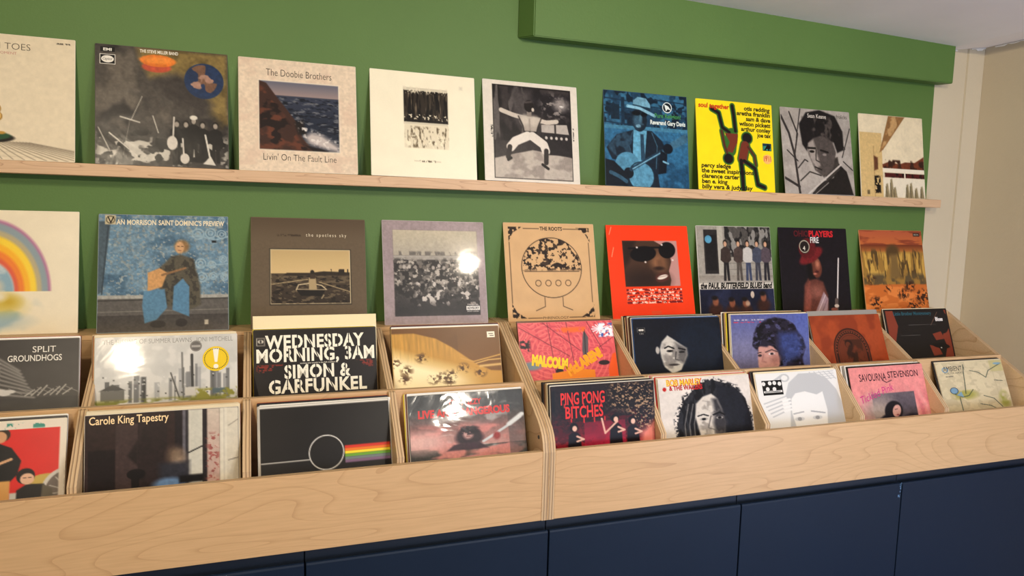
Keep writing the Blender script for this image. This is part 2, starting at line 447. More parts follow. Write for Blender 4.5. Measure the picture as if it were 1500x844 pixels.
class Art:
    def __init__(s, col):
        s.im = np.ones((N+1, N+1, 3))*np.array(col, float)
        s.texts = []
    def mix(s, mask, col):
        col = np.asarray(col, float)
        m = np.clip(mask, 0, 1)[..., None]
        s.im = s.im*(1-m) + (col if col.ndim == 3 else col)*m
    def sd(s, d, soft): return np.clip(0.5 - d/max(soft, PX), 0, 1)
    def ellm(s, cx, cy, rx, ry, rot=0, soft=0):
        c, n = math.cos(math.radians(rot)), math.sin(math.radians(rot))
        x = UU-cx; y = VV-cy
        a = (x*c+y*n)/rx; b = (-x*n+y*c)/ry
        d = (np.sqrt(a*a+b*b)-1)*min(rx, ry)
        return s.sd(d, soft)
    def ell(s, cx, cy, rx, ry, col, rot=0, soft=0, op=1): s.mix(s.ellm(cx, cy, rx, ry, rot, soft)*op, col)
    def ring(s, cx, cy, r, w, col, ry=None, op=1):
        s.mix((s.ellm(cx, cy, r+w/2, (ry or r)+w/2)-s.ellm(cx, cy, r-w/2, (ry or r)-w/2))*op, col)
    def rectm(s, x0, y0, x1, y1, soft=0):
        d = np.maximum(np.maximum(x0-UU, UU-x1), np.maximum(y0-VV, VV-y1))
        return s.sd(d, soft)
    def rect(s, x0, y0, x1, y1, col, soft=0, op=1): s.mix(s.rectm(x0, y0, x1, y1, soft)*op, col)
    def polym(s, pts, soft=0):
        d = np.full_like(UU, 9.0); ins = np.zeros_like(UU, bool)
        n = len(pts)
        for i in range(n):
            (ax, ay), (bx, by) = pts[i], pts[(i+1) % n]
            ex, ey = bx-ax, by-ay
            L2 = ex*ex+ey*ey+1e-12
            t = np.clip(((UU-ax)*ex+(VV-ay)*ey)/L2, 0, 1)
            d = np.minimum(d, np.hypot(UU-ax-t*ex, VV-ay-t*ey))
            cr = ((ay > VV) != (by > VV))
            xs = ax + (VV-ay)*ex/(ey if abs(ey) > 1e-9 else 1e-9)
            ins ^= cr & (UU < xs)
        return s.sd(np.where(ins, -d, d), soft)
    def poly(s, pts, col, soft=0, op=1): s.mix(s.polym(pts, soft)*op, col)
    def linem(s, pts, w, soft=0):
        d = np.full_like(UU, 9.0)
        for (ax, ay), (bx, by) in zip(pts[:-1], pts[1:]):
            ex, ey = bx-ax, by-ay
            t = np.clip(((UU-ax)*ex+(VV-ay)*ey)/(ex*ex+ey*ey+1e-12), 0, 1)
            d = np.minimum(d, np.hypot(UU-ax-t*ex, VV-ay-t*ey))
        if w < PX: return s.sd(d-PX/2, soft)*(w/PX)
        return s.sd(d-w/2, soft)
    def line(s, pts, w, col, soft=0, op=1): s.mix(s.linem(pts, w, soft)*op, col)
    def grad(s, x0, y0, x1, y1, cols, horiz=False, op=1):
        m = s.rectm(x0, y0, x1, y1)*op
        t = np.clip((UU-x0)/(x1-x0) if horiz else (VV-y0)/(y1-y0), 0, 1)*(len(cols)-1)
        i = np.minimum(t.astype(int), len(cols)-2); f = (t-i)[..., None]
        A = np.array(cols, float)
        s.mix(m, A[i]*(1-f)+A[i+1]*f)
    def grain(s, amp, sx=40, sy=40, seed=1, mask=None, octv=3):
        k = 1+(vnoise(sx, sy, seed, octv)-0.5)*2*amp
        if mask is not None: k = 1+(k-1)*mask
        s.im = np.clip(s.im*k[..., None], 0, 255)
    def blotch(s, col, sx, sy, seed, lo=0.5, hi=0.6, mask=1.0, octv=3, rough=0.5):
        t = np.clip((vnoise(sx, sy, seed, octv, rough)-lo)/(hi-lo), 0, 1)
        s.mix(t*mask, col)
    def figure(s, x, y0, y1, jac, leg, skin, w=0.05, hair=(30, 24, 20)):
        """small standing person seen from afar"""
        h = y1-y0
        s.poly([(x-w*.35, y0+h*.5), (x-w*.5, y1), (x-w*.1, y1), (x, y0+h*.62), (x+w*.12, y1), (x+w*.5, y1), (x+w*.4, y0+h*.5)], leg)
        s.poly([(x-w*.7, y0+h*.24), (x-w*.85, y0+h*.5), (x-w*.4, y0+h*.56), (x+w*.4, y0+h*.56), (x+w*.85, y0+h*.5), (x+w*.7, y0+h*.24), (x+w*.2, y0+h*.18), (x-w*.2, y0+h*.18)], jac)
        s.ell(x, y0+h*.09, w*.34, h*.085, hair)
        s.ell(x, y0+h*.11, w*.25, h*.065, skin)
    def face(s, cx, cy, rx, ry, skin, shade, hair, light_left=True, soft=0.01, mouth=True):
        """plain portrait head: oval, shaded side, brows, eyes, nose, mouth"""
        fm = s.ellm(cx, cy, rx, ry, 0, soft)
        s.mix(fm, skin)
        side = np.clip(((UU-cx)/rx*(1 if light_left else -1)+0.15)*1.4, 0, 1)
        s.mix(fm*side, shade)
        for k in (-1, 1):
            ex = cx+k*rx*.42
            s.line([(ex-rx*.22, cy-ry*.16), (ex, cy-ry*.23), (ex+rx*.22, cy-ry*.17)], ry*.05, hair)
            s.ell(ex, cy-ry*.05, rx*.19, ry*.06, tuple(np.array(skin)*0.35+np.array(hair)*0.3+60))
            s.ell(ex, cy-ry*.05, rx*.085, ry*.06, hair)
        s.line([(cx-rx*.05, cy), (cx-rx*.1, cy+ry*.26), (cx+rx*.12, cy+ry*.3)], ry*.04, shade, soft=0.012)
        s.ell(cx, cy+ry*.3, rx*.2, ry*.05, shade, soft=0.015)
        if mouth:
            s.ell(cx, cy+ry*.56, rx*.32, ry*.07, tuple(np.array(skin)*.5+np.array(shade)*.25), soft=0.008)
    def text(s, t, u, v, h, col, w=None, al='L', bold=0.0, rot=0, shear=0.0, space=1.0, part='lettering', stencil=None):
        s.texts.append(dict(t=t, u=u, v=v/VK, h=h/math.sqrt(VK), col=col, w=w, al=al, bold=bold, rot=rot, shear=shear, space=space, part=part, stencil=stencil, grp=len(s.texts)+1 if part == 'lettering' else 0))

# ---------------------------------------------------------------- lettering
_fd = None
def text_raw(t, bold, shear, space):
    cu = bpy.data.curves.new('lettering', 'FONT')
    cu.body = t; cu.size = 1.0; cu.offset = bold; cu.shear = shear; cu.space_character = space
    cu.resolution_u = 3; cu.fill_mode = 'FRONT'; cu.dimensions = '2D'
    o = bpy.data.objects.new('lettering', cu)
    C.objects.link(o)
    dg = bpy.context.evaluated_depsgraph_get()
    me = bpy.data.meshes.new_from_object(o.evaluated_get(dg))
    bpy.data.objects.remove(o); bpy.data.curves.remove(cu)
    n = len(me.vertices)
    co = np.empty(n*3); me.vertices.foreach_get('co', co); co = co.reshape(-1, 3)[:, :2]
    polys = [tuple(p.vertices) for p in me.polygons]
    bpy.data.meshes.remove(me)
    return co, polys
CAP = None
def text_shape(d):
    global CAP
    if CAP is None:
        c, _ = text_raw('H', 0, 0, 1); CAP = c[:, 1].max()
    co, polys = text_raw(d['t'], d['bold'], d['shear'], d['space'])
    if not len(co): return co, polys
    co = co - np.array([co[:, 0].min(), 0])
    sy = d['h']/CAP
    wid = co[:, 0].max()
    sx = d['w']/wid if d['w'] else sy
    co = co*np.array([sx, sy])
    if d['al'] == 'C': co[:, 0] -= wid*sx/2
    if d['al'] == 'R': co[:, 0] -= wid*sx
    a = math.radians(d['rot'])
    x = co[:, 0]*math.cos(a)-co[:, 1]*math.sin(a); y = co[:, 0]*math.sin(a)+co[:, 1]*math.cos(a)
    return np.stack([d['u']+x, d['v']-y], 1), polys

def set_cols(me, cols):
    at = me.color_attributes.new('Col', 'FLOAT_COLOR', 'POINT')
    at.data.foreach_set('color', np.concatenate([cols, np.ones((len(cols), 1))], 1).astype(np.float32).ravel())

def warp(co, bow):
    # gentle curl of the whole sleeve about its upright axis; local y is depth
    if bow:
        k = (co[:, 0]/(S/2))
        co[:, 1] += bow*(k**2)*np.clip(co[:, 2]/S, 0, 1)
    return co

def raw_mesh(name, co, faces, cols, mat, parent, flat_uniform=None):
    me = bpy.data.meshes.new(name)
    if isinstance(faces, np.ndarray):
        nf = len(faces)
        me.vertices.add(len(co)); me.vertices.foreach_set('co', co.astype(np.float32).ravel())
        me.loops.add(nf*4); me.loops.foreach_set('vertex_index', faces.astype(np.int32).ravel())
        me.polygons.add(nf)
        me.polygons.foreach_set('loop_start', np.arange(nf, dtype=np.int32)*4)
        me.update(calc_edges=True)
    else:
        me.from_pydata([tuple(c) for c in co], [], faces)
    set_cols(me, cols)
    me.materials.append(mat)
    o = bpy.data.objects.new(name, me)
    C.objects.link(o)
    if parent: o.parent = parent
    return o

def sleeve_mesh(name, w, h, t, col, mat, parent, bow=0.0, radius=0.0025):
    """card sleeve with rounded corners; front face at y = 0.0003, back at y = t; rolled edges"""
    out = []
    for cx, cz, a0 in ((w/2-radius, radius, -90), (w/2-radius, h-radius, 0), (-w/2+radius, h-radius, 90), (-w/2+radius, radius, 180)):
        for k in range(4):
            a = math.radians(a0+30*k); out.append((cx+radius*math.cos(a), cz+radius*math.sin(a)))
    bm = bmesh.new()
    layers = [(0.0003, 0.0006), (0.0009, 0.0), (t-0.0006, 0.0), (t, 0.0006)]
    rings = []
    for y, ins in layers:
        rings.append([bm.verts.new((x*(1-2*ins/w), y, (z-h/2)*(1-2*ins/h)+h/2)) for x, z in out])
    n = len(out)
    bm.faces.new(rings[0]); bm.faces.new(rings[-1][::-1])
    for a, b in zip(rings[:-1], rings[1:]):
        for i in range(n): bm.faces.new((a[i], a[(i+1) % n], b[(i+1) % n], b[i]))
    bmesh.ops.recalc_face_normals(bm, faces=bm.faces[:])
    me = bpy.data.meshes.new(name); bm.to_mesh(me); bm.free()
    set_cols(me, np.tile(lin(col), (len(me.vertices), 1)))
    me.materials.append(mat)
    o = bpy.data.objects.new(name, me)
    C.objects.link(o)
    if parent: o.parent = parent
    return o

ii = np.arange(N*(N+1)).reshape(N, N+1)[:, :N]
GRID = np.stack([ii, ii+N+1, ii+N+2, ii+1], -1).reshape(-1, 4)
def cover_matrix(q):
    x, y, z, t, yaw, roll = q
    t, yaw, roll = map(math.radians, (t, yaw, roll))
    ex = Vector((math.cos(yaw), math.sin(yaw), 0)); ey = Vector((-math.sin(yaw), math.cos(yaw), 0))
    v = math.cos(t)*Vector((0, 0, 1)) + math.sin(t)*ey
    uu = math.cos(roll)*ex + math.sin(roll)*v
    v2 = -math.sin(roll)*ex + math.cos(roll)*v
    nn = v2.cross(uu)            # points back, away from the viewer
    return Matrix(((uu.x, nn.x, v2.x, x), (uu.y, nn.y, v2.y, y), (uu.z, nn.z, v2.z, Z0+z), (0, 0, 0, 1)))

def record(q, art, label, group, mat='satin', board=(225, 215, 195), thick=0.0034, margin=0.0012, parts=()):
    t = empty('record', (0, 0, 0), label, 'record', group)
    t.matrix_world = cover_matrix(q)
    m = M[mat]
    sleeve_mesh('sleeve', S, S, thick, board, m, t)
    W = S-2*margin
    co = np.stack([(UU.ravel()-0.5)*W, np.zeros(UU.size), margin+(1-V0.ravel())*W], 1)
    raw_mesh('cover_print', co, GRID, ink(np.clip(art.im, 0, 255).reshape(-1, 3)), m, t)
    groups = {}
    for d in art.texts: groups.setdefault((d['part'], d.get('grp', 0)), []).append(d)
    for (pn, _), ds in groups.items():
        cs, fs, cl, n = [], [], [], 0
        for d in ds:
            if 'shape' in d:
                uv, ps = d['shape']
            else:
                uv, ps = text_shape(d)
            if not len(uv): continue
            y = -0.00018 - 0.00006*d.get('lift', 0)
            cs.append(np.stack([(uv[:, 0]-0.5)*W, np.full(len(uv), y), margin+(1-uv[:, 1])*W], 1))
            fs += [tuple(i+n for i in f) for f in ps]; n += len(uv)
            cl.append(np.tile(ink(d['col']), (len(uv), 1)))
        if cs: raw_mesh(pn, np.concatenate(cs), fs, np.concatenate(cl), m, t)
    return t

def patch(art, pts, col, part, lift=0, grp=0):
    vc = sum(p[1] for p in pts)/len(pts)
    pts = [(p[0], vc/VK+p[1]-vc) for p in pts]
    art.texts.append(dict(shape=(np.array(pts, float), [tuple(range(len(pts)))]), col=col, part=part, lift=lift, grp=grp))
def disc(cx, cy, r, n=40, ry=None): return [(cx+r*math.cos(2*math.pi*k/n), cy+(ry or r)*math.sin(2*math.pi*k/n)) for k in range(n)]
def rectp(x0, y0, x1, y1): return [(x0, y0), (x1, y0), (x1, y1), (x0, y1)]

ARTS = {}
K, Wt = (22, 20, 20), (238, 234, 224)

# ---- upper shelf row
a = ARTS['A1'] = Art((226, 212, 186)); a.grain(0.03, 30, 30, 1)
for k in range(-9, 16):
    a.line([(0.36+k*0.022, 0.86), (0.36+k*0.075, 1.0)], 0.004, (96, 84, 70), op=0.8)
for v in (0.885, 0.91, 0.94, 0.975): a.line([(0.2, v), (0.78, v)], 0.002, (140, 126, 106), op=0.5)
a.ell(0.40, 0.83, 0.19, 0.042, (40, 34, 30)); a.ell(0.39, 0.815, 0.175, 0.038, (52, 92, 62))
for (x, y, r) in ((0.41, 0.42, 0.035), (0.40, 0.5, 0.03), (0.45, 0.6, 0.04), (0.38, 0.6, 0.03), (0.43, 0.7, 0.05), (0.47, 0.66, 0.03), (0.37, 0.7, 0.03)):
    a.ring(x, y, r, 0.018, (170, 128, 56)); a.ring(x-0.004, y-0.004, r, 0.006, (240, 214, 140))
a.rect(0.385, 0.42, 0.415, 0.8, (176, 136, 62)); a.rect(0.392, 0.42, 0.399, 0.8, (244, 222, 156))
a.ell(0.5, 0.79, 0.03, 0.012, (190, 150, 70)); a.ell(0.40, 0.79, 0.06, 0.014, (160, 118, 50))
a.text('OM TOES', 0.378, 0.118, 0.052, (92, 82, 70), w=0.315, bold=-0.012)
a.text('OR A MOMENT', 0.38, 0.158, 0.02, (196, 140, 130), w=0.22)
a.blotch((50, 44, 40), 120, 60, 5, .42, .48, a.rectm(.87, .034, .97, .045))
for r in (0.032, 0.02, 0.01): a.mix((a.ellm(0.445, 0.2, r+0.005, r+0.005)-a.ellm(0.445, 0.2, r-0.004, r-0.004))*(VV < 0.2), (206, 84, 92))

a = ARTS['A2'] = Art((84, 78, 72))
a.blotch((52, 48, 46), 5, 5, 3, 0.45, 0.6); a.blotch((112, 104, 94), 7, 6, 9, 0.5, 0.7)
a.poly([(0.3, 0), (1, 0), (1, 0.62), (0.86, 0.5), (0.72, 0.3), (0.55, 0.22), (0.4, 0.26), (0.33, 0.12)], (142, 122, 74), soft=0.06)
a.blotch((104, 88, 50), 8, 8, 5, 0.5, 0.62, a.polym([(0.5, 0), (1, 0), (1, 0.7), (0.86, 0.5), (0.7, 0.2)], 0.1))
a.poly([(0.6, 0.2), (0.75, 0.27), (0.88, 0.46), (0.8, 0.55), (0.5, 0.4), (0.42, 0.28)], (70, 64, 60), soft=0.08)
a.ell(0.45, 0.16, 0.11, 0.045, (196, 92, 66), soft=0.01); a.ell(0.46, 0.105, 0.135, 0.052, (224, 128, 50), soft=0.006); a.ell(0.46, 0.10, 0.12, 0.03, (236, 150, 66), soft=0.02)
a.ell(0.815, 0.25, 0.155, 0.155, (40, 62, 96)); a.blotch((128, 96, 76), 9, 9, 14, 0.5, 0.55, a.ellm(0.80, 0.24, 0.12, 0.13)); a.blotch((176, 140, 122), 12, 12, 15, 0.55, 0.62, a.ellm(0.80, 0.24, 0.12, 0.13))
a.rect(0, 0.70, 1, 1, (62, 58, 54), soft=0.1); a.blotch((196, 190, 178), 9, 16, 21, 0.52, 0.6, a.rectm(0, 0.76, 1, 1, 0.08)); a.blotch((30, 28, 26), 14, 14, 22, 0.55, 0.6, a.rectm(0, 0.7, 1, 1, 0.06))
for (x, y) in ((0.60, 0.6), (0.67, 0.6), (0.73, 0.56), (0.80, 0.6), (0.9, 0.6)): a.figure(x, y, 0.96, (26, 24, 24), (34, 32, 30), (170, 160, 148), 0.07)
a.ell(0.73, 0.575, 0.03, 0.02, (220, 214, 200))
a.line([(0.25, 0.62), (0.2, 0.92)], 0.006, (170, 164, 152), op=.6); a.line([(0.18, 0.6), (0.32, 0.64)], 0.012, (196, 190, 178)); a.line([(0.34, 0.42), (0.26, 0.62)], 0.006, (190, 184, 172))
a.line([(0.42, 0.58), (0.46, 0.72)], 0.008, (200, 194, 182)); a.line([(0.02, 0.7), (0.1, 0.88)], 0.008, (190, 184, 172)); a.line([(0.1, 0.74), (0.3, 0.92)], 0.012, (206, 200, 188))
a.ell(0.565, 0.8, 0.04, 0.06, (214, 206, 194)); a.line([(0.57, 0.78), (0.58, 0.58)], 0.012, (214, 206, 194)); a.line([(0.655, 0.96), (0.645, 0.76)], 0.012, (220, 212, 200)); a.ell(0.66, 0.93, 0.035, 0.045, (210, 202, 190))
a.line([(0.86, 0.95), (0.82, 0.72)], 0.014, (224, 218, 206)); a.poly([(0.80, 0.97), (0.86, 0.9), (0.9, 0.98)], (216, 210, 198))
patch(a, rectp(0.035, 0.02, 0.14, 0.06), K, 'label_logo'); patch(a, rectp(0.03, 0.08, 0.145, 0.165), (220, 214, 204), 'label_logo'); patch(a, rectp(0.035, 0.085, 0.14, 0.16), K, 'label_logo', 1)
patch(a, disc(0.0875, 0.122, 0.046, ry=0.03), (236, 230, 220), 'label_logo', 2)
a.text('EMI', 0.0875, 0.052, 0.022, Wt, w=0.062, al='C', bold=0.03, part='label_logo'); a.texts[-1]['lift'] = 3
a.text('Capitol', 0.0875, 0.131, 0.022, K, w=0.07, al='C', shear=0.3, part='label_logo'); a.texts[-1]['lift'] = 4
a.text('THE STEVE MILLER BAND', 0.325, 0.042, 0.026, (240, 234, 220), w=0.29, bold=0.02)

a = ARTS['A3'] = Art((226, 208, 186)); a.grain(0.07, 50, 50, 2); a.blotch((216, 190, 170), 10, 14, 8, 0.55, 0.75, 0.5)
x0, y0, x1, y1 = 0.165, 0.195, 0.845, 0.81
a.rect(x0-.006, y0-.006, x1+.006, y1+.006, (236, 224, 206))
im0 = a.im.copy()
a.grad(x0, y0, x1, y0+.14, [(112, 112, 126), (168, 148, 142)])
a.grad(x0, y0+.125, x1, y1, [(64, 70, 88), (40, 48, 66), (54, 58, 68)])
a.blotch((110, 112, 118), 16, 60, 12, 0.58, 0.72, a.rectm(x0, y0+.14, x1, y1, .02)); a.blotch((24, 30, 44), 20, 70, 13, 0.55, 0.7, a.rectm(x0, y0+.14, x1, y1))
a.poly([(x0, y0), (x0+.06, y0+.02), (0.3, 0.32), (0.4, 0.45), (0.48, 0.56), (0.53, 0.7), (0.6, 0.78), (0.62, y1), (x0, y1)], (72, 48, 40), soft=0.01)
cl = a.polym([(x0, y0+.03), (0.3, 0.36), (0.42, 0.58), (0.52, 0.74), (0.6, y1), (x0, y1)], .03)
a.blotch((110, 66, 48), 9, 14, 17, 0.48, 0.62, cl); a.blotch((40, 26, 24), 12, 18, 18, 0.54, 0.64, cl)
a.poly([(0.46, 0.56), (0.53, 0.53), (0.56, 0.66), (0.49, 0.66)], (34, 28, 28), soft=0.03)
a.poly([(0.54, 0.68), (0.6, 0.64), (0.7, 0.66), (0.84, 0.76), (0.84, 0.81), (0.7, 0.78), (0.58, 0.74)], (198, 188, 184), soft=0.05); a.blotch((226, 220, 214), 30, 30, 19, 0.55, 0.65, a.polym([(0.45, 0.5), (0.6, 0.62), (0.84, 0.72), (0.84, 0.8), (0.56, 0.72)], .06))
a.poly([(0.62, y1), (0.55, 0.76), (0.7, 0.79), (0.75, y1)], (36, 30, 32), soft=0.01)
m = a.rectm(x0, y0, x1, y1)[..., None]; a.im = im0*(1-m)+a.im*m
a.text('The Doobie Brothers', 0.505, 0.147, 0.062, (58, 48, 44), w=0.56, al='C', bold=-0.008)
a.text("Livin' On The Fault Line", 0.505, 0.905, 0.058, (58, 48, 44), w=0.62, al='C', bold=-0.008)

a = ARTS['A4'] = Art((243, 235, 212)); a.grain(0.015, 8, 8, 3)
a.rect(0.305, 0.145, 0.73, 0.50, (120, 110, 96), op=.25)
a.rect(0.31, 0.175, 0.73, 0.475, (58, 50, 42)); a.blotch((118, 106, 90), 70, 8, 4, 0.58, 0.72, a.rectm(0.31, 0.2, 0.73, 0.43)); a.blotch((24, 20, 18), 60, 6, 5, 0.52, 0.62, a.rectm(0.31, 0.17, 0.73, 0.475))
a.blotch((226, 216, 194), 90, 40, 6, 0.55, 0.65, a.rectm(0.31, 0.14, 0.73, 0.2, .03)); a.rect(0.31, 0.455, 0.73, 0.475, (26, 22, 20)); a.blotch((226, 216, 194), 60, 60, 7, 0.62, 0.7, a.rectm(0.31, 0.40, 0.73, 0.455))
a.rect(0.31, 0.5, 0.735, 0.725, (228, 218, 194)); a.blotch((120, 106, 84), 60, 20, 8, 0.56, 0.72, a.rectm(0.315, 0.52, 0.73, 0.72, .02)); a.blotch((240, 232, 208), 40, 30, 18, 0.55, 0.62, a.rectm(0.315, 0.6, 0.73, 0.72, .04))
a.line([(0.40, 0.848), (0.445, 0.848)], 0.003, (150, 138, 116)); a.line([(0.605, 0.848), (0.65, 0.848)], 0.003, (150, 138, 116))
a.blotch((104, 92, 74), 120, 60, 9, 0.48, 0.54, a.rectm(0.45, 0.84, 0.60, 0.856))
a.rect(0.85, 0.1, 0.88, 0.13, (222, 214, 194), soft=.02)

a = ARTS['A5'] = Art((226, 218, 206))
x0, y0, x1, y1 = 0.10, 0.045, 0.925, 0.972
a.rect(x0-.006, y0-.006, x1+.006, y1+.006, (30, 26, 26)); a.rect(x0+.008, y0+.008, x1-.008, y1-.008, (66, 60, 60))
im0 = a.im.copy()
a.blotch((38, 34, 36), 8, 3, 3, 0.45, 0.55, a.rectm(x0, y0, x1, 0.6)); a.blotch((104, 98, 96), 14, 3, 6, 0.58, 0.66, a.rectm(x0, y0, 0.45, 0.6))
a.rect(0.5, 0.1, x1, 0.33, (40, 36, 40), soft=.05)
a.poly([(x0, 0.78), (0.5, 0.68), (x1, 0.74), (x1, y1), (x0, y1)], (190, 180, 170), soft=.01); a.blotch((162, 152, 144), 8, 10, 7, 0.5, 0.62, a.polym([(x0, 0.78), (0.5, 0.68), (x1, 0.74), (x1, y1), (x0, y1)]))
a.rect(0.62, 0.5, x1, 0.72, (46, 42, 44)); a.rect(0.3, 0.08, 0.5, 0.4, (84, 78, 78), soft=.08); a.poly([(0.60, 0.415), (0.88, 0.40), (0.9, 0.50), (0.60, 0.49)], (188, 180, 172)); a.rect(0.74, 0.4, 0.76, 0.5, (60, 54, 54))
for k in range(5): a.ell(0.65+.055*k, 0.545, 0.014, 0.016, (206, 198, 190))
a.ell(0.82, 0.2, 0.06, 0.05, (196, 188, 182), soft=.1); a.ell(0.83, 0.2, 0.02, 0.02, (250, 246, 240), soft=.03)
a.blotch((150, 142, 138), 30, 30, 8, 0.55, 0.65, a.ellm(0.75, 0.22, 0.14, 0.12, 0, .1))
sk, sh = (206, 196, 184), (150, 140, 132)
a.line([(0.19, 0.3), (0.30, 0.335), (0.42, 0.36)], 0.045, sk); a.line([(0.55, 0.37), (0.66, 0.39), (0.76, 0.375)], 0.045, sk)
a.ell(0.18, 0.295, 0.022, 0.022, sk); a.ell(0.77, 0.372, 0.02, 0.02, sk)
a.poly([(0.36, 0.33), (0.6, 0.345), (0.56, 0.44), (0.54, 0.5), (0.42, 0.5), (0.40, 0.43)], (178, 168, 158), soft=.01); a.ell(.43, .38, .05, .05, (206, 196, 184), soft=.05); a.ell(.53, .385, .05, .05, (204, 194, 182), soft=.05); a.line([(.36, .345), (.405, .44), (.415, .5)], .012, (52, 46, 46), soft=.01); a.line([(.6, .36), (.565, .44), (.55, .5)], .012, (52, 46, 46), soft=.01); a.line([(0.475, 0.37), (0.478, 0.5)], 0.008, sh, soft=.02)
a.rect(0.41, 0.49, 0.55, 0.52, (40, 36, 36)); a.rect(0.45, 0.28, 0.5, 0.34, (150, 140, 132)); a.ell(0.475, 0.235, 0.052, 0.062, (36, 30, 30)); a.line([(.44, .2), (.5, .19)], .012, (110, 102, 100), soft=.02); a.ell(0.515, 0.27, 0.014, 0.02, sk)
a.line([(0.45, 0.54), (0.32, 0.6), (0.27, 0.66)], 0.09, (226, 218, 208)); a.line([(0.5, 0.54), (0.62, 0.62), (0.64, 0.68)], 0.09, (222, 214, 204))
a.line([(0.26, 0.66), (0.24, 0.76)], 0.05, (52, 46, 46)); a.line([(0.24, 0.79), (0.27, 0.77)], 0.028, (36, 32, 32)); a.line([(0.645, 0.68), (0.64, 0.8)], 0.05, (60, 54, 52)); a.line([(0.60, 0.82), (0.66, 0.86)], 0.028, (36, 32, 32))
m = a.rectm(x0, y0, x1, y1)[..., None]; a.im = im0*(1-m)+a.im*m
for v, h in ((0.45, 0.12), ): a.blotch(K, 90, 90, 30, 0.4, 0.5, a.rectm(0.07, v, 0.088, v+h))
a.blotch(K, 90, 90, 31, 0.4, 0.5, a.rectm(0.945, 0.43, 0.955, 0.57))

a = ARTS['A6'] = Art((58, 110, 140))
a.blotch((36, 72, 98), 10, 8, 3, 0.45, 0.55, a.rectm(0, 0, 1, .42)); a.blotch((18, 40, 58), 12, 12, 4, 0.55, 0.62, a.rectm(0, 0, 1, .4))
for v in (0.08, 0.16, 0.24, 0.33): a.line([(0, v), (0.34, v+.02)], 0.012, (26, 54, 76)); a.line([(0.55, v-.02), (1, v)], 0.012, (26, 54, 76))
a.rect(0.2, 0.06, 0.24, 0.34, (26, 54, 76)); a.rect(0.08, 0.14, 0.18, 0.3, (24, 48, 66)); a.rect(0, 0.38, 1, 1, (54, 112, 148)); a.rect(0, 0.36, 1, 0.4, (76, 132, 160)); a.blotch((36, 84, 116), 6, 8, 15, 0.5, 0.6, a.rectm(0, 0.42, 1, 1))
dk = (16, 28, 40)
a.poly([(0.02, 0.6), (0.14, 0.46), (0.34, 0.4), (0.56, 0.4), (0.68, 0.5), (0.74, 0.62), (0.72, 0.84), (0.62, 0.86), (0.64, 1), (0.2, 1), (0.2, 0.74), (0.08, 0.72)], (24, 40, 56), soft=.01); a.line([(.56, .42), (.62, .56), (.6, .8)], .01, (70, 108, 130)); a.line([(.33, .42), (.28, .56), (.32, .7)], .012, (62, 98, 120))
a.blotch((50, 78, 98), 10, 10, 16, 0.55, 0.65, a.polym([(0.02, 0.6), (0.14, 0.46), (0.34, 0.4), (0.3, 0.7), (0.2, 0.74)], .02))
a.poly([(0.34, 0.4), (0.5, 0.4), (0.46, 0.74), (0.32, 0.74)], (108, 168, 196)); a.poly([(0.42, 0.44), (0.46, 0.44), (0.47, 0.72), (0.42, 0.72)], (46, 76, 98))
a.ell(0.415, 0.29, 0.09, 0.125, (26, 42, 56)); a.ell(0.39, 0.3, 0.05, 0.08, (64, 98, 120), soft=.04); a.ell(.43, .27, .015, .04, (90, 132, 154), soft=.02); a.line([(.37, .33), (.46, .335)], .012, (70, 104, 124), soft=.02); a.ell(0.38, 0.22, 0.05, 0.025, (10, 18, 26)); a.ell(0.47, 0.23, 0.04, 0.024, (10, 18, 26)); a.ell(0.4, 0.355, 0.03, 0.018, (120, 160, 180))
a.poly([(0.34, 0.16), (0.345, 0.09), (0.4, 0.045), (0.5, 0.055), (0.55, 0.12), (0.55, 0.19)], (122, 170, 192), soft=.008); a.poly([(0.34, 0.125), (0.55, 0.155), (0.55, 0.19), (0.34, 0.16)], (30, 58, 78)); a.line([(0.28, 0.15), (0.42, 0.165), (0.6, 0.235)], 0.032, (140, 186, 206), soft=.008)
a.ell(0.26, 0.76, 0.14, 0.12, (92, 148, 176), soft=.008); a.ell(0.42, 0.89, 0.155, 0.15, (96, 152, 180), soft=.008); a.ring(0.42, 0.89, 0.152, 0.012, (30, 54, 70)); a.ell(0.27, 0.86, 0.058, 0.058, dk)
a.line([(0.3, 0.82), (0.7, 0.6)], 0.042, (40, 70, 92)); a.line([(0.32, 0.815), (0.7, 0.605)], 0.012, (130, 178, 200)); a.poly([(0.68, 0.6), (0.8, 0.5), (0.98, 0.4), (0.99, 0.5), (0.82, 0.58), (0.72, 0.64)], (70, 112, 136), soft=.01)
a.ell(0.75, 0.58, 0.06, 0.055, dk); a.poly([(0.66, 0.6), (0.74, 0.64), (0.72, 0.84), (0.62, 0.86)], dk, soft=.01); a.line([(0.69, 0.72), (0.75, 0.74)], 0.02, (130, 178, 200))
a.poly([(0.0, 0.72), (0.1, 0.74), (0.24, 0.86), (0.26, 1), (0, 1)], dk, soft=.01); a.line([(0.06, 0.86), (0.16, 0.9), (0.24, 0.95)], 0.04, (60, 96, 118))
a.grain(0.14, 40, 40, 33)
patch(a, disc(0.755, 0.135, 0.058), (226, 234, 232), 'label_logo'); patch(a, disc(0.755, 0.135, 0.05), (28, 40, 50), 'label_logo', 1); patch(a, [(0.72, 0.1), (0.77, 0.12), (0.8, 0.16), (0.76, 0.15), (0.74, 0.175)], (226, 234, 232), 'label_logo', 2)
a.text('Pure Religion!', 0.60, 0.25, 0.045, (78, 150, 88), w=0.32, bold=.02); a.text('Reverend Gary Davis', 0.545, 0.325, 0.045, (226, 234, 228), w=0.43, bold=.03)

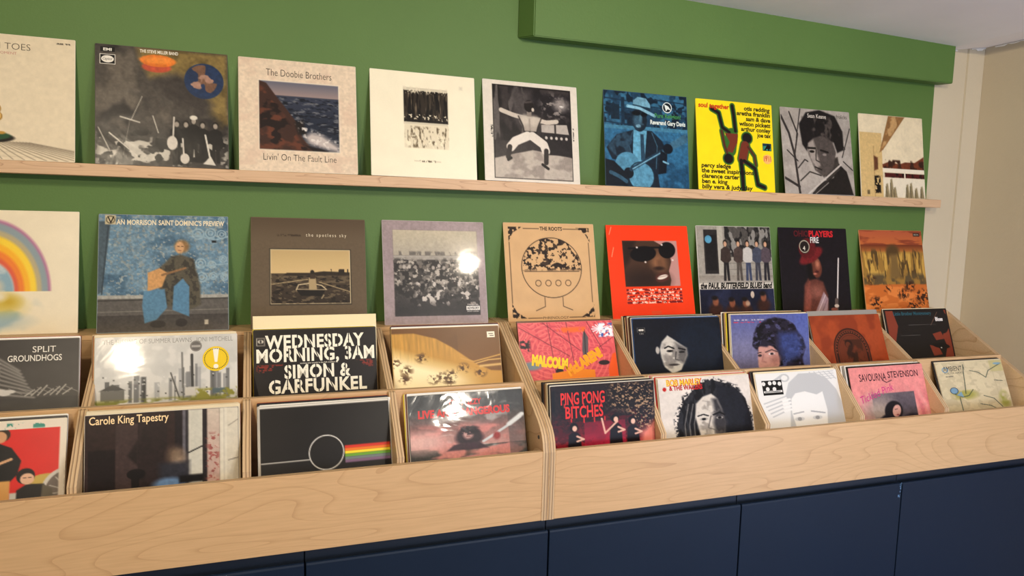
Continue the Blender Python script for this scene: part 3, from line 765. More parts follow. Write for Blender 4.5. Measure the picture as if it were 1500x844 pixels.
a = ARTS['A7'] = Art((250, 226, 34)); a.grain(0.02, 8, 8, 4)
gr, bk, dr = (66, 118, 48), (34, 24, 24), (128, 62, 44)
def dancers(grow, leg, body, hair):
    # upside-down dancer
    a.line([(0.2, 0.1), (0.29, 0.14), (0.33, 0.3), (0.42, 0.35)], 0.035+grow, leg); a.line([(0.47, 0.05), (0.485, 0.15), (0.50, 0.33)], 0.038+grow, leg)
    a.poly([(0.36, 0.36), (0.53, 0.36), (0.52, 0.46), (0.45, 0.58), (0.37, 0.56), (0.42, 0.46)], body, soft=grow*.3) if not grow else a.line([(0.45, 0.38), (0.42, 0.54)], 0.13+grow, body)
    a.line([(0.32, 0.34), (0.35, 0.5), (0.38, 0.58)], 0.03+grow, body if grow else (96, 52, 40)); a.ell(0.395, 0.645, 0.06+grow*.5, 0.055+grow*.5, hair)
    # standing dancer
    a.ell(0.65, 0.4, 0.062+grow*.5, 0.058+grow*.5, hair)
    a.line([(0.62, 0.49), (0.58, 0.64)], 0.11+grow, body); a.line([(0.66, 0.5), (0.74, 0.6), (0.755, 0.7)], 0.028+grow, body if grow else (96, 52, 40))
    a.line([(0.56, 0.66), (0.57, 0.8), (0.575, 0.98)], 0.045+grow, leg); a.line([(0.6, 0.66), (0.74, 0.74), (0.77, 0.92), (0.86, 0.95)], 0.04+grow, leg)
dancers(0.034, gr, gr, gr); dancers(0, bk, dr, bk)
a.text('soul together', 0.03, 0.09, 0.05, (206, 48, 32), w=0.40, bold=.035, shear=.1)
for i, (t, w) in enumerate((('otis redding', .35), ('aretha franklin', .45), ('sam & dave', .33), ('wilson pickett', .42), ('arthur conley', .40), ('joe tex', .19))):
    a.text(t, 0.975, 0.085+.059*i, 0.046, K, w=w, al='R', bold=.035, shear=.1)
for i, (t, w) in enumerate((('percy sledge', .38), ('the sweet inspirations', .68), ('clarence carter', .49), ('ben e. king', .33), ('billy vera & judy clay', .66))):
    a.text(t, 0.04, 0.755+.0585*i, 0.046, K, w=w, bold=.035, shear=.1)
patch(a, rectp(0.855, 0.445, 0.975, 0.53), (30, 70, 84), 'label_logo'); patch(a, rectp(0.862, 0.475, 0.968, 0.523), (66, 150, 130), 'label_logo', 1); a.text('A', 0.87, 0.523, 0.065, K, bold=.05, shear=.3, part='label_logo'); a.texts[-1]['lift'] = 2; patch(a, disc(0.94, 0.487, 0.024), K, 'label_logo', 3)
a.ell(0.915, 0.625, 0.06, 0.055, (248, 196, 120)); a.text("19'11", 0.915, 0.65, 0.06, (206, 48, 60), w=0.095, al='C', bold=.02, part='price_sticker')

a = ARTS['A8'] = Art((176, 168, 160)); a.grain(0.1, 6, 6, 5)
br = (62, 56, 54)
for pts, w in (([(0.0, 0.1), (0.1, 0.3), (0.16, 0.55), (0.2, 1)], .03), ([(0.16, 0.55), (0.22, 0.3), (0.12, 0.05)], .02), ([(0.2, 0.62), (0.06, 0.5)], .016), ([(0.2, 0.7), (0.3, 0.6), (0.34, 0.62)], .016), ([(0.22, 0.85), (0.36, 0.74), (0.52, 0.78)], .016), ([(0.0, 0.82), (0.2, 0.92)], .03), ([(0.28, 0.0), (0.2, 0.35)], .014), ([(0.85, 0.55), (0.93, 0.35), (0.99, 0.2)], .014), ([(0.86, 0.6), (0.99, 0.7)], .014), ([(0.9, 0.45), (0.82, 0.35)], .012)): a.line(pts, w, br)
a.poly([(0.38, 1), (0.5, 0.86), (0.7, 0.8), (0.78, 0.62), (0.9, 0.72), (0.98, 1)], (40, 36, 36), soft=.015)
a.poly([(0.55, 0.6), (0.78, 0.55), (0.8, 0.7), (0.6, 0.86)], (70, 64, 60), soft=.02)
a.poly([(0.34, 0.36), (0.42, 0.28), (0.7, 0.3), (0.76, 0.5), (0.7, 0.7), (0.56, 0.8), (0.44, 0.72), (0.36, 0.54)], (92, 84, 80), soft=.02)
a.poly([(0.35, 0.4), (0.44, 0.36), (0.48, 0.5), (0.52, 0.66), (0.46, 0.71), (0.38, 0.58)], (168, 158, 150), soft=.03)
a.line([(0.36, 0.46), (0.46, 0.46)], .025, (40, 36, 34)); a.line([(0.54, 0.48), (0.64, 0.5)], .025, (36, 32, 30)); a.ell(0.41, 0.5, 0.035, 0.016, (34, 30, 28)); a.ell(0.59, 0.53, 0.03, 0.014, (150, 140, 134)); a.line([(0.44, 0.68), (0.53, 0.71)], .018, (50, 44, 42)); a.line([(0.47, 0.48), (0.46, 0.6), (0.51, 0.62)], .014, (60, 54, 50))
hr = (34, 30, 30)
a.poly([(0.25, 0.18), (0.36, 0.04), (0.56, 0.0), (0.78, 0.06), (0.88, 0.24), (0.88, 0.46), (0.78, 0.5), (0.74, 0.38), (0.58, 0.3), (0.44, 0.34), (0.36, 0.4), (0.34, 0.5), (0.28, 0.42)], hr, soft=.02); a.blotch((86, 78, 74), 16, 10, 6, .58, .7, a.polym([(0.3, 0.1), (0.8, 0.08), (0.85, 0.4), (0.4, 0.3)], .05))
a.line([(0.32, 1), (0.82, 0.64)], .02, (200, 192, 184)); a.line([(0.36, 1.02), (0.84, 0.68)], .008, (30, 26, 26)); a.line([(0.4, 1), (0.6, 0.86)], .05, (56, 50, 48)); a.line([(0.42, 1), (0.62, 0.86)], .006, (190, 182, 174))
a.text('Sean Keane', 0.38, 0.1, 0.048, (214, 206, 196), w=0.27, bold=.01); a.text('frolicks', 0.80, 0.085, 0.045, (56, 50, 48), w=0.16)

a = ARTS['A9'] = Art((228, 214, 184)); a.grain(0.05, 6, 6, 6)
a.poly([(0.0, 0.22), (0.34, 0.22), (0.34, 1), (0, 1)], (214, 186, 132), soft=.005); a.rect(0.20, 0.38, 0.22, 1, (170, 140, 96), op=.5)
a.poly([(0.3, 0.46), (0.46, 0.0), (0.72, 0.0), (0.36, 0.42)], (154, 116, 74), soft=.01); a.blotch((196, 160, 112), 10, 10, 4, .5, .6, a.polym([(0.34, 0.4), (0.5, 0.0), (0.7, 0.0), (0.4, 0.36)], .02))
a.poly([(0.34, 0.6), (0.45, 0.56), (0.6, 0.59), (0.7, 0.56), (0.85, 0.56), (1, 0.48), (1, 0.66), (0.34, 0.64)], (122, 66, 44), soft=.012); a.blotch((66, 38, 30), 14, 8, 8, .52, .62, a.rectm(0.34, 0.54, 1, 0.65, .02))
a.rect(0.34, 0.645, 1, 0.69, (236, 226, 206)); a.rect(0.37, 0.70, 1, 0.755, (92, 34, 34)); a.blotch((40, 18, 20), 40, 20, 9, .5, .6, a.rectm(0.37, 0.70, 1, 0.755)); a.rect(0.675, 0.69, 0.695, 0.76, (236, 226, 206))
a.rect(0.34, 0.76, 1, 1, (232, 222, 200))
for x, h in ((0.4, .16), (0.47, .22), (0.52, .12), (0.72, .16), (0.78, .18), (0.86, .12), (0.95, .14)): a.poly([(x-.04, 1), (x-.015, 1-h), (x+.01, 1-h-.01), (x+.035, 1)], (150, 136, 104), soft=.02); a.line([(x-.02, 1-h*.8), (x-.01, 1)], .008, (80, 70, 52))
a.poly([(0.21, 0.5), (0.27, 0.52), (0.27, 0.66), (0.21, 0.68)], (112, 72, 50), soft=.02); a.blotch((24, 18, 18), 30, 24, 11, .45, .5, a.rectm(0.21, 0.74, 0.30, 0.95, .02)); a.rect(0.09, 0.92, 0.13, 0.97, (120, 104, 74), soft=.01)

# ---- row leaning above the bins
a = ARTS['B1'] = Art((236, 224, 198)); a.grain(0.02, 8, 8, 3)
mk = (UU < 0.84)
cx, cy = 0.36, 0.66
cols = [((186, 126, 158), .448), ((150, 164, 168), .43), ((190, 176, 140), .385), ((246, 212, 70), .35), ((246, 186, 52), .305), ((238, 140, 60), .265), ((224, 108, 80), .225), ((196, 206, 206), .195)]
for c_, r in cols: a.mix(a.ellm(cx, cy, r, r*1.32, 0, .02)*(VV < cy), c_)
a.blotch((150, 178, 190), 8, 14, 4, .45, .6, a.ellm(cx, cy, .19, .25, 0, .02)*(VV < cy))
a.blotch((156, 178, 186), 5, 6, 8, .42, .6, a.ellm(0.42, 0.82, 0.26, 0.16, 0, .12)); a.ell(0.4, 0.78, 0.16, 0.08, (214, 196, 104), soft=.14); a.ell(0.52, 0.74, 0.07, 0.05, (206, 176, 66), soft=.08); a.ell(0.36, 0.9, 0.2, 0.05, (168, 190, 196), soft=.1)
a.ell(0.40, 0.62, 0.07, 0.06, (226, 208, 176), soft=.06); a.ell(0.45, 0.7, 0.05, 0.035, (232, 220, 190), soft=.04)

a = ARTS['B2'] = Art((112, 142, 162)); a.blotch((128, 152, 166), 40, 40, 4, .45, .6); a.blotch((84, 114, 136), 5, 6, 5, .5, .7); a.blotch((150, 160, 160), 50, 50, 7, .6, .68)
a.grain(0.12, 60, 60, 5)
a.rect(0, 0.70, 1, 1, (104, 100, 96)); a.grad(0, 0.86, 1, 1, [(78, 74, 72), (96, 90, 84)]); a.rect(0, 0.69, 1, 0.72, (172, 170, 162)); a.line([(0, .735), (1, .725)], .008, (60, 58, 56)); a.line([(0, .83), (1, .82)], .006, (140, 136, 128))
a.poly([(0.0, 0.06), (0.09, 0.06), (0.03, 0.66), (0, 0.68)], (84, 100, 110)); a.line([(0.07, .1), (0.03, .68)], .01, (60, 74, 84)); a.grain(0.08, 50, 50, 6)
for (x, y, r) in ((0.76, .16, .045), (0.86, .15, .04), (0.95, .16, .035), (0.95, .03, .025), (0.78, .42, .04), (0.87, .43, .03), (0.96, .38, .028), (0.79, .54, .04), (0.88, .53, .03), (0.97, .54, .028)): a.ring(x, y, r, .01, (156, 178, 188)); a.ring(x, y, r*.45, .01, (156, 178, 188))
a.line([(0.68, .15), (0.9, .21), (1, .18)], .014, (150, 174, 186)); a.line([(0.74, .45), (1, .42)], .012, (150, 174, 186)); a.line([(0.8, .58), (1, .48)], .012, (150, 174, 186))
a.poly([(0.42, .5), (0.55, .36), (0.62, .34), (0.72, .38), (0.78, .62), (0.78, .78), (0.7, .82), (0.5, .78)], (98, 92, 78), soft=.02); a.blotch((70, 66, 58), 40, 30, 8, .5, .6, a.polym([(0.42, .5), (0.55, .36), (0.72, .38), (0.78, .62), (0.78, .78), (0.5, .78)], .02))
a.poly([(0.37, .5), (0.46, .46), (0.52, .5), (0.48, .62), (0.37, .66)], (206, 160, 108), soft=.01); a.line([(0.48, .52), (0.66, .46)], .018, (150, 116, 82))
a.poly([(0.34, .66), (0.5, .64), (0.52, .8), (0.44, .9), (0.35, .93), (0.33, .78)], (100, 140, 166), soft=.01); a.poly([(0.57, .62), (0.64, .55), (0.69, .62), (0.69, .88), (0.56, .82)], (98, 140, 168), soft=.01)
a.ell(.632, .27, .058, .056, (150, 118, 80), soft=.03); a.ell(.615, .28, .036, .052, (206, 166, 124), soft=.012); a.line([(.6, .27), (.61, .27)], .008, (90, 66, 50)); a.line([(.63, .27), (.64, .27)], .008, (90, 66, 50)); a.line([(.605, .305), (.625, .306)], .006, (140, 90, 70)); a.ell(0.45, .94, .06, .03, (66, 62, 58)); a.ell(0.63, .93, .045, .035, (60, 56, 54)); a.rect(0.81, .91, .84, .95, (196, 188, 172)); a.grain(0.1, 70, 70, 9)
a.rect(0.045, 0.005, 0.125, 0.085, (206, 192, 158)); a.ring(.085, .045, .03, .008, (96, 88, 70)); a.rect(0.87, .215, .905, .235, (36, 36, 40))
a.text('V', 0.06, .078, .062, (60, 52, 44), w=.055, bold=.01); a.text('AN MORRISON', 0.13, .085, .042, (238, 226, 196), w=.30, bold=.02); a.text('SAINT DOMINIC\'S PREVIEW', 0.45, .085, .042, (238, 226, 196), w=.52, bold=.02)

a = ARTS['B3'] = Art((112, 97, 78)); a.grain(0.05, 60, 60, 8); a.grad(0, 0, 1, .2, [(98, 82, 64), (112, 97, 78)])
x0, y0, x1, y1 = .16, .29, .86, .79
a.rect(x0-.007, y0-.007, x1+.007, y1+.007, K); a.rect(x0, y0, x1, y1, (232, 214, 176)); x0 += .006; y0 += .006; x1 -= .006; y1 -= .006
a.grad(x0, y0, x1, .52, [(196, 172, 126), (216, 190, 142)]); a.grad(x0, .51, x1, y1, [(98, 84, 66), (74, 62, 50), (58, 48, 40)])
mm = a.rectm(x0, .52, x1, y1); a.blotch((112, 98, 78), 24, 60, 3, .55, .65, mm); a.blotch((46, 38, 32), 26, 60, 4, .55, .65, mm)
a.poly([(.27, .525), (.3, .505), (.5, .505), (.62, .49), (x1, .5), (x1, .53), (.27, .53)], (58, 48, 38), soft=.006); a.blotch((52, 42, 34), 60, 8, 7, .48, .55, a.rectm(.62, .47, x1, .52, .01))
a.poly([(.38, .66), (.64, .66), (.6, .72), (.42, .715)], (34, 28, 24), soft=.005); a.line([(.38, .66), (.4, .615), (.5, .6), (.6, .62), (.64, .655)], .008, (224, 206, 170)); a.line([(.38, .655), (.64, .66)], .006, (210, 192, 158))
a.line([(x0, .61), (.48, .565)], .007, (190, 170, 132)); a.line([(.58, .59), (x1, .68)], .007, (190, 170, 132)); a.poly([(.49, .55), (.55, .55), (.56, .66), (.49, .66)], (180, 160, 124), soft=.006); a.ell(.52, .5, .018, .022, (50, 42, 34)); a.rect(.5, .515, .545, .56, (74, 60, 48), soft=.01); a.line([(.62, .71), (.6, .74)], .008, (190, 172, 138))
a.text('the spotless sky', .47, .168, .03, (232, 220, 196), w=.36, space=1.5); a.blotch((76, 62, 48), 90, 60, 5, .45, .5, a.rectm(.22, .15, .44, .168))

a = ARTS['B4'] = Art((166, 150, 152)); a.grain(0.04, 5, 5, 3)
x0, y0, x1, y1 = .095, .09, .93, .925
a.rect(x0, y0, x1, y1, (60, 56, 54))
a.grad(x0, y0, x1, .34, [(196, 186, 164), (178, 170, 156)])
a.blotch((116, 110, 104), 30, 12, 5, .5, .6, a.rectm(x0, .3, x1, .35, .02)); a.rect(x0, .34, x1, .38, (196, 190, 180), op=.8)
body = a.rectm(x0, .38, x1, y1, .05); a.blotch((120, 114, 108), 22, 22, 6, .5, .58, body*np.clip((.8-VV)*5, 0, 1)); a.blotch((186, 178, 168), 34, 34, 7, .56, .62, body*np.clip((.78-VV)*5, 0, 1)); a.blotch((34, 30, 30), 26, 26, 8, .54, .6, body); a.blotch((206, 198, 190), 20, 20, 9, .62, .66, a.rectm(.3, .55, x1, .85, .05)); a.rect(x0, .82, x1, y1, (40, 36, 36), soft=.1)
for k in range(16): a.ell(.16+.046*k+.01*math.sin(k*5), .45+.03*math.sin(k*3.1), .016, .02, (150+40*math.sin(k), 142+40*math.sin(k), 134+40*math.sin(k)))
m = a.rectm(x0, y0, x1, y1); F = Art((166, 150, 152)); F.grain(0.04, 5, 5, 3); a.im = F.im*(1-m[..., None])+a.im*m[..., None]
patch(a, rectp(.79, .835, .925, .875), (232, 228, 222), 'advisory_label'); a.text('ADVISORY', .8575, .866, .022, K, w=.12, al='C', bold=.03, part='advisory_label'); a.texts[-1]['lift'] = 1
a.text('PARENTAL', .8575, .828, .014, (220, 214, 208), w=.11, al='C', part='advisory_label'); a.text('EXPLICIT CONTENT', .8575, .893, .012, (220, 214, 208), w=.12, al='C', part='advisory_label')

a = ARTS['B5'] = Art((216, 180, 136)); a.grain(0.03, 8, 8, 3)
ik = (52, 38, 30)
for x in (.05, .93): a.line([(x, .2), (x, .82)], .006, ik)
for u0, u1 in ((.21, .38), (.65, .83)): a.line([(u0, .055), (u1, .055)], .006, ik)
for u0, u1 in ((.21, .36), (.66, .84)): a.line([(u0, .975), (u1, .975)], .006, ik)
for (sx, sy, ox, oy) in ((1, 1, .045, .04), (-1, 1, .945, .04), (1, -1, .045, .975), (-1, -1, .945, .975)):
    mk = a.polym([(ox, oy), (ox+sx*.15, oy), (ox+sx*.05, oy+sy*.06), (ox, oy+sy*.15)])
    a.blotch(ik, 40, 40, 11, .42, .46, mk)
# plain oval motif filled with small ink doodles
ov = a.ellm(.5, .46, .33, .31)
top = ov*np.clip((.5-VV)*30, 0, 1)
a.blotch((74, 56, 44), 16, 16, 12, .5, .52, top); a.blotch((216, 180, 136), 30, 30, 13, .5, .52, top); a.blotch(ik, 22, 22, 14, .6, .62, top)
a.ring(.5, .46, .33, .007, ik, ry=.31); a.line([(.2, .5), (.8, .5)], .006, ik); a.line([(.4, .766), (.4, .86), (.3, .9)], .006, ik); a.line([(.6, .766), (.6, .86), (.7, .9)], .006, ik)
for k in range(4): a.ring(.34+.11*k, .62, .03, .006, ik)
a.text('THE ROOTS', .515, .072, .036, ik, w=.25, al='C', bold=.03); a.text('PHRENOLOGY', .51, .988, .026, ik, w=.28, al='C')

a = ARTS['B6'] = Art((240, 74, 26)); a.grain(0.02, 6, 6, 3)
x0, y0, x1, y1 = .175, .165, .85, .665
a.rect(x0, y0, x1, y1, (196, 150, 142)); a.poly([(x0, y0), (.56, y0), (.74, .26), (.76, .4), (.72, .5), (.74, .6), (.72, y1), (x0, y1)], (82, 58, 44), soft=.01)
a.ell(.6, .42, .09, .12, (150, 108, 78), soft=.1); a.ell(.4, .6, .25, .12, (54, 38, 32), soft=.15); a.poly([(x0, y0), (.34, y0), (.24, .4), (x0, .46)], (52, 36, 28), soft=.05)
a.ell(.42, .31, .16, .085, (18, 14, 16), rot=-6, soft=.01); a.ell(.72, .27, .105, .09, (18, 14, 16), rot=-10, soft=.01); a.line([(.25, .25), (.58, .24), (.64, .24)], .02, (18, 14, 16))
for x, y in ((.35, .24), (.44, .40), (.66, .21), (.78, .38)): a.ell(x, y, .012, .01, (226, 214, 206))
a.ell(.63, .57, .09, .05, (96, 56, 48), rot=-12, soft=.02); a.ell(.635, .565, .068, .022, (232, 220, 206), rot=-14); a.line([(.57, .57), (.7, .548)], .004, (120, 80, 70)); a.poly([(.58, .38), (.64, .36), (.67, .46), (.58, .48)], (122, 86, 62), soft=.04); a.ell(.6, .47, .06, .02, (52, 34, 28), soft=.02); a.line([(.5, .5), (.54, .62)], .014, (60, 42, 34), soft=.03)
m = a.rectm(x0, y0, x1, y1)[..., None]; F = Art((240, 74, 26)); a.im = F.im*(1-m)+a.im*m
for k in range(5):
    v = .70+.034*k
    a.blotch((250, 214, 196), 70, 70, 30+k, .46, .5, a.rectm(.18, v-.012, .86, v+.012)); a.blotch((132, 32, 34), 30, 60, 40+k, .5, .54, a.rectm(.18, v-.012, .86, v+.012))
a.rect(.46, .93, .58, .965, (226, 90, 50)); a.line([(.04, .34), (.07, .24)], .006, (250, 190, 160)); a.line([(.03, .1), (.06, .02)], .006, (250, 190, 160))

a = ARTS['B7'] = Art((166, 160, 150)); a.grain(0.05, 30, 30, 3)
a.rect(0.09, 0.04, .27, .54, (52, 48, 48)); a.rect(.11, .1, .25, .5, (36, 34, 36)); a.rect(.27, 0, .34, .6, (186, 180, 168)); a.rect(.37, 0, 1, .35, (92, 88, 84)); a.blotch((46, 44, 44), 14, 10, 4, .48, .54, a.rectm(.37, 0, 1, .35)); a.blotch((150, 146, 140), 20, 10, 5, .6, .64, a.rectm(.37, 0, 1, .35)); a.grad(0, .56, 1, .69, [(150, 142, 132), (190, 184, 174)])
for v in (.35, .42, .49): a.line([(.37, v), (1, v)], .006, (126, 120, 112))
a.ell(.15, .15, .045, .045, (96, 160, 190))
for x, j, l in ((.37, (70, 58, 54), (44, 40, 42)), (.545, (84, 70, 66), (92, 84, 78)), (.67, (200, 196, 190), (70, 78, 102)), (.80, (80, 84, 100), (74, 74, 84)), (.92, (96, 84, 92), (50, 48, 56))): a.figure(x, .15, .62, j, l, (206, 166, 138), .085)
a.rect(0, .645, 1, .715, (214, 206, 194))
a.rect(0, .715, 1, 1, (30, 34, 58)); a.blotch((44, 50, 78), 5, 4, 8, .5, .6, a.rectm(0, .72, 1, 1))
for x, y, h in ((.2, .88, .16), (.42, .9, .14), (.6, .9, .18), (.85, .84, .14)): a.ell(x, y+h*.45, .09, h*.55, (72, 44, 40), soft=.05); a.ell(x, y-.03, .04, .05, (150, 96, 74), soft=.02); a.ell(x-.01, y-.07, .04, .025, (28, 22, 24), soft=.02)
a.ell(.7, .78, .025, .04, (206, 190, 176)); a.ell(.63, .88, .03, .03, (190, 160, 140), soft=.02)
a.text('the PAUL BUTTERFIELD BLUES band', .5, .705, .062, K, w=.97, al='C', bold=.05, shear=.25)

a = ARTS['B8'] = Art((30, 25, 34)); a.grain(0.06, 6, 6, 3)
a.poly([(.28, 1), (.32, .68), (.38, .6), (.5, .6), (.6, .64), (.66, .8), (.66, 1)], (112, 66, 56), soft=.03); a.poly([(.3, 1), (.35, .7), (.4, .64), (.42, .8), (.38, 1)], (150, 88, 76), soft=.04); a.ell(.5, .76, .09, .07, (150, 96, 82), soft=.08)
a.poly([(.46, 1), (.6, .76), (.66, .84), (.64, 1)], (176, 150, 156), soft=.02); a.line([(.5, 1), (.62, .8)], .012, (216, 196, 198)); a.line([(.56, 1), (.64, .86)], .01, (140, 112, 120))
a.ell(.51, .47, .085, .125, (116, 66, 52), rot=-8, soft=.02); a.ell(.535, .43, .03, .05, (186, 124, 100), soft=.04); a.ell(.52, .52, .03, .014, (84, 36, 38)); a.ell(.49, .545, .03, .01, (190, 120, 104), soft=.01); a.poly([(.36, .4), (.44, .34), (.46, .56), (.5, .6), (.4, .62)], (22, 18, 22), soft=.03)
a.ell(.45, .33, .19, .075, (122, 36, 42), rot=-26, soft=.02); a.ell(.4, .24, .13, .12, (104, 30, 36), rot=-20, soft=.015); a.ell(.36, .22, .075, .085, (40, 32, 32), rot=-10); a.ring(.36, .22, .07, .012, (190, 180, 160))
a.line([(.795, .88), (.855, .36)], .02, (206, 196, 190)); a.line([(.79, .88), (.85, .37)], .006, (250, 244, 236)); a.line([(.785, .86), (.775, 1)], .05, (110, 96, 92)); a.ell(.78, .93, .035, .02, (220, 206, 196)); a.ell(.74, .97, .05, .02, (150, 90, 76))
a.text('OHIO', .215, .1, .068, (100, 32, 40), w=.215, bold=.03); a.text('PLAYERS', .435, .1, .068, (206, 48, 56), w=.36, bold=.04); a.text('FIRE', .452, .175, .066, (236, 230, 226), w=.125, bold=.015)
a.text('4', .335, .265, .05, (214, 206, 190), bold=.02)

a = ARTS['B9'] = Art((194, 112, 58)); a.grad(0, 0, 1, .2, [(184, 100, 70), (198, 118, 66)]); a.blotch((150, 76, 52), 4, 20, 3, .5, .62, a.rectm(0, 0, 1, .2)); a.grad(0, .18, 1, .3, [(120, 60, 40), (206, 140, 70)])
a.rect(0, .27, 1, .68, (164, 128, 66), soft=.03); a.blotch((206, 168, 88), 34, 4, 5, .5, .58, a.rectm(0, .28, 1, .58, .04)); a.blotch((100, 78, 48), 28, 6, 6, .55, .62, a.rectm(0, .24, 1, .6, .05)); a.blotch((104, 88, 62), 12, 10, 8, .45, .6, a.rectm(0, .55, 1, .7, .05))
a.ell(.5, .26, .1, .08, (96, 74, 46), soft=.05); a.poly([(.46, .3), (.56, .3), (.6, .6), (.42, .6)], (134, 108, 66), soft=.05)
a.rect(0, .68, 1, 1, (204, 118, 56), soft=.02); a.blotch((224, 140, 74), 6, 14, 9, .5, .62, a.rectm(0, .7, 1, 1))
for x, y, r in ((.12, .62, .07), (.36, .72, .06), (.72, .7, .08), (.92, .84, .12), (.16, .9, .09), (.6, .8, .08), (.75, .95, .1)): a.blotch((72, 44, 30), 36, 36, int(x*100), .5, .56, a.ellm(x, y, r, r*.8, 0, .05))
a.rect(.86, .03, .965, .07, (26, 22, 22)); a.text('DECCA', .912, .058, .018, (220, 210, 196), w=.08, al='C', part='label_logo')

# ---- front records of the upper bins
art_scale(1.4)
a = ARTS['R1'] = Art((78, 74, 70)); a.grain(0.12, 6, 8, 3); a.grad(0, .0, 1, .6, [(70, 66, 64), (96, 90, 84)], op=.5)
for k in range(9): a.line([(.30, .08+.05*k), (.46+.01*k, .16+.05*k), (.62+.012*k, .32+.035*k)], .014, (190, 184, 174), soft=.02, op=.7); a.line([(.28, .12+.06*k), (.5, .24+.05*k)], .006, (226, 220, 210), op=.7)
for k in range(7): a.line([(.72+.04*k, .52-.02*(k % 3)), (.66+.04*k, .58)], .008, (196, 190, 178)); a.line([(.56+.06*k, .50), (.64+.06*k, .56)], .005, (160, 154, 146))
for x, y in ((.5, .52), (.56, .53), (.53, .55)): a.ell(x, y, .04, .02, (206, 200, 190))
a.text('SPLIT', .70, .135, .052, (232, 226, 214), w=.15); a.text('GROUNDHOGS', .545, .225, .052, (232, 226, 214), w=.345, bold=.01)

art_scale(1.04)
a = ARTS['R2'] = Art((206, 204, 198)); a.grain(0.04, 14, 14, 3); a.blotch((218, 215, 208), 10, 10, 5, .5, .6)
rs = random.Random(3)
for k in range(30):
    x = .05+rs.random()*.9; w = .012+rs.random()*.03; h = .08+rs.random()*.16*(1.4 if x > .5 else .7)
    c_ = 60+rs.random()*110; a.rect(x, .50-h, x+w, .52, (c_, c_, c_), op=.7)
for k in range(60):
    x = .05+rs.random()*.9; y = .30+rs.random()*.2; a.rect(x, y, x+.01, y+.008, (50, 48, 46) if rs.random() < .5 else (226, 224, 218))
a.line([(.6, .14), (.605, .42)], .012, (120, 118, 114)); a.line([(.67, .16), (.675, .42)], .02, (70, 68, 66)); a.line([(.52, .3), (.58, .5)], .01, (90, 88, 84))
a.rect(.04, .42, .2, .5, (120, 118, 112)); a.poly([(.03, .42), (.12, .37), (.21, .42)], (90, 88, 84)); a.rect(.62, .42, .72, .49, (206, 202, 194)); a.rect(.82, .44, .94, .48, (96, 112, 116))
a.blotch((134, 134, 54), 10, 20, 7, .3, .4, a.rectm(0, .50, 1, 1, .03)); a.blotch((150, 146, 62), 20, 20, 8, .5, .58, a.rectm(.7, .44, 1, .52, .02)); a.rect(0, .56, 1, 1, (120, 124, 50), soft=.05)
a.text('THE HISSING OF SUMMER LAWNS', .05, .055, .036, (158, 156, 150), w=.62, bold=.0); a.text('JONI MITCHELL', .70, .055, .036, (158, 156, 150), w=.27)
patch(a, disc(.845, .20, .098), (238, 206, 30), 'sticker'); patch(a, [(.822, .115), (.868, .115), (.855, .225), (.836, .225)], (246, 240, 222), 'sticker', 1); patch(a, disc(.845, .262, .018), (246, 240, 222), 'sticker', 1)
for k in range(40):
    th = 2*math.pi*k/40
    if 0.6 < (th % math.pi) < 2.55 or True: patch(a, disc(.845+.083*math.cos(th), .2+.083*math.sin(th), .0045, 6), (60, 54, 20), 'sticker', 2)
patch(a, disc(.70, .09, .043), (140, 136, 130), 'round_label'); patch(a, disc(.70, .09, .034), (112, 108, 104), 'round_label', 1); patch(a, rectp(.668, .082, .732, .1), (170, 166, 160), 'round_label', 2)

art_scale(1)
a = ARTS['R3'] = Art((42, 36, 33)); a.grain(0.08, 6, 6, 3)
for t, u, v, w, h in (('WEDNESDAY', .09, .150, .81, .104), ('MORNING, 3AM', .02, .262, .965, .104), ('SIMON &', .238, .402, .54, .104), ('GARFUNKEL', .113, .522, .80, .104)): a.text(t, u, v, h, (246, 240, 222), w=w, bold=.032, space=1.08, stencil=1)
a.text('exciting new sounds in the folk tradition by', .365, .288, .013, (236, 230, 214), w=.31)
for k, (w0, w1) in enumerate(((.21, .09), (.13, .10), (.14, .1), (.12, .06), (.06, 0))):
    a.blotch((170, 62, 44), 60, 60, 20+k, .4, .45, a.rectm(.02, .286+.013*k, .02+w0, .294+.013*k)); a.blotch((170, 62, 44), 60, 60, 30+k, .4, .45, a.rectm(.97-w0*.65, .274+.013*k, .97, .282+.013*k))
a.rect(.022, .06, .088, .125, (220, 212, 196)); a.rect(.027, .065, .083, .12, (42, 36, 33)); a.ell(.055, .09, .022, .016, (226, 218, 202)); a.ell(.055, .09, .008, .014, (42, 36, 33))

art_scale(1.12)
a = ARTS['R4'] = Art((120, 84, 44)); a.grain(0.12, 4, 5, 3); a.grad(.6, 0, 1, .5, [(120, 84, 46), (150, 108, 58)], op=.6)
gd = [(0, .05), (.2, .05), (.4, .11), (.55, .21), (.68, .32), (.78, .40), (.9, .46), (1, .47), (1, 1), (0, 1)]
a.poly(gd, (194, 150, 72), soft=.012); gm = a.polym(gd, .02)
a.mix(gm*np.clip((VV-.17-UU*.33)*6, 0, 1), (250, 236, 194)); a.mix(gm*np.clip((UU-.55)*3, 0, .8), (206, 160, 80)); a.grain(.14, 70, 5, 5, gm*np.clip((.38-VV)*6, 0, 1))
a.line([(.62, .32), (.74, .36), (1, .30)], .012, (206, 164, 90)); a.line([(.76, .38), (.88, .35), (1, .345)], .01, (226, 188, 116)); a.line([(.8, .41), (1, .40)], .02, (230, 196, 130), soft=.02)
for x, y in ((.12, .42), (.1, .5), (.36, .52), (.44, .5), (.52, .48), (.64, .42), (.26, .30), (.8, .47), (.5, .54), (.02, .34)): a.blotch((92, 62, 30), 40, 40, int(x*90+3), .46, .52, a.ellm(x, y, .045, .04, 0, .05))
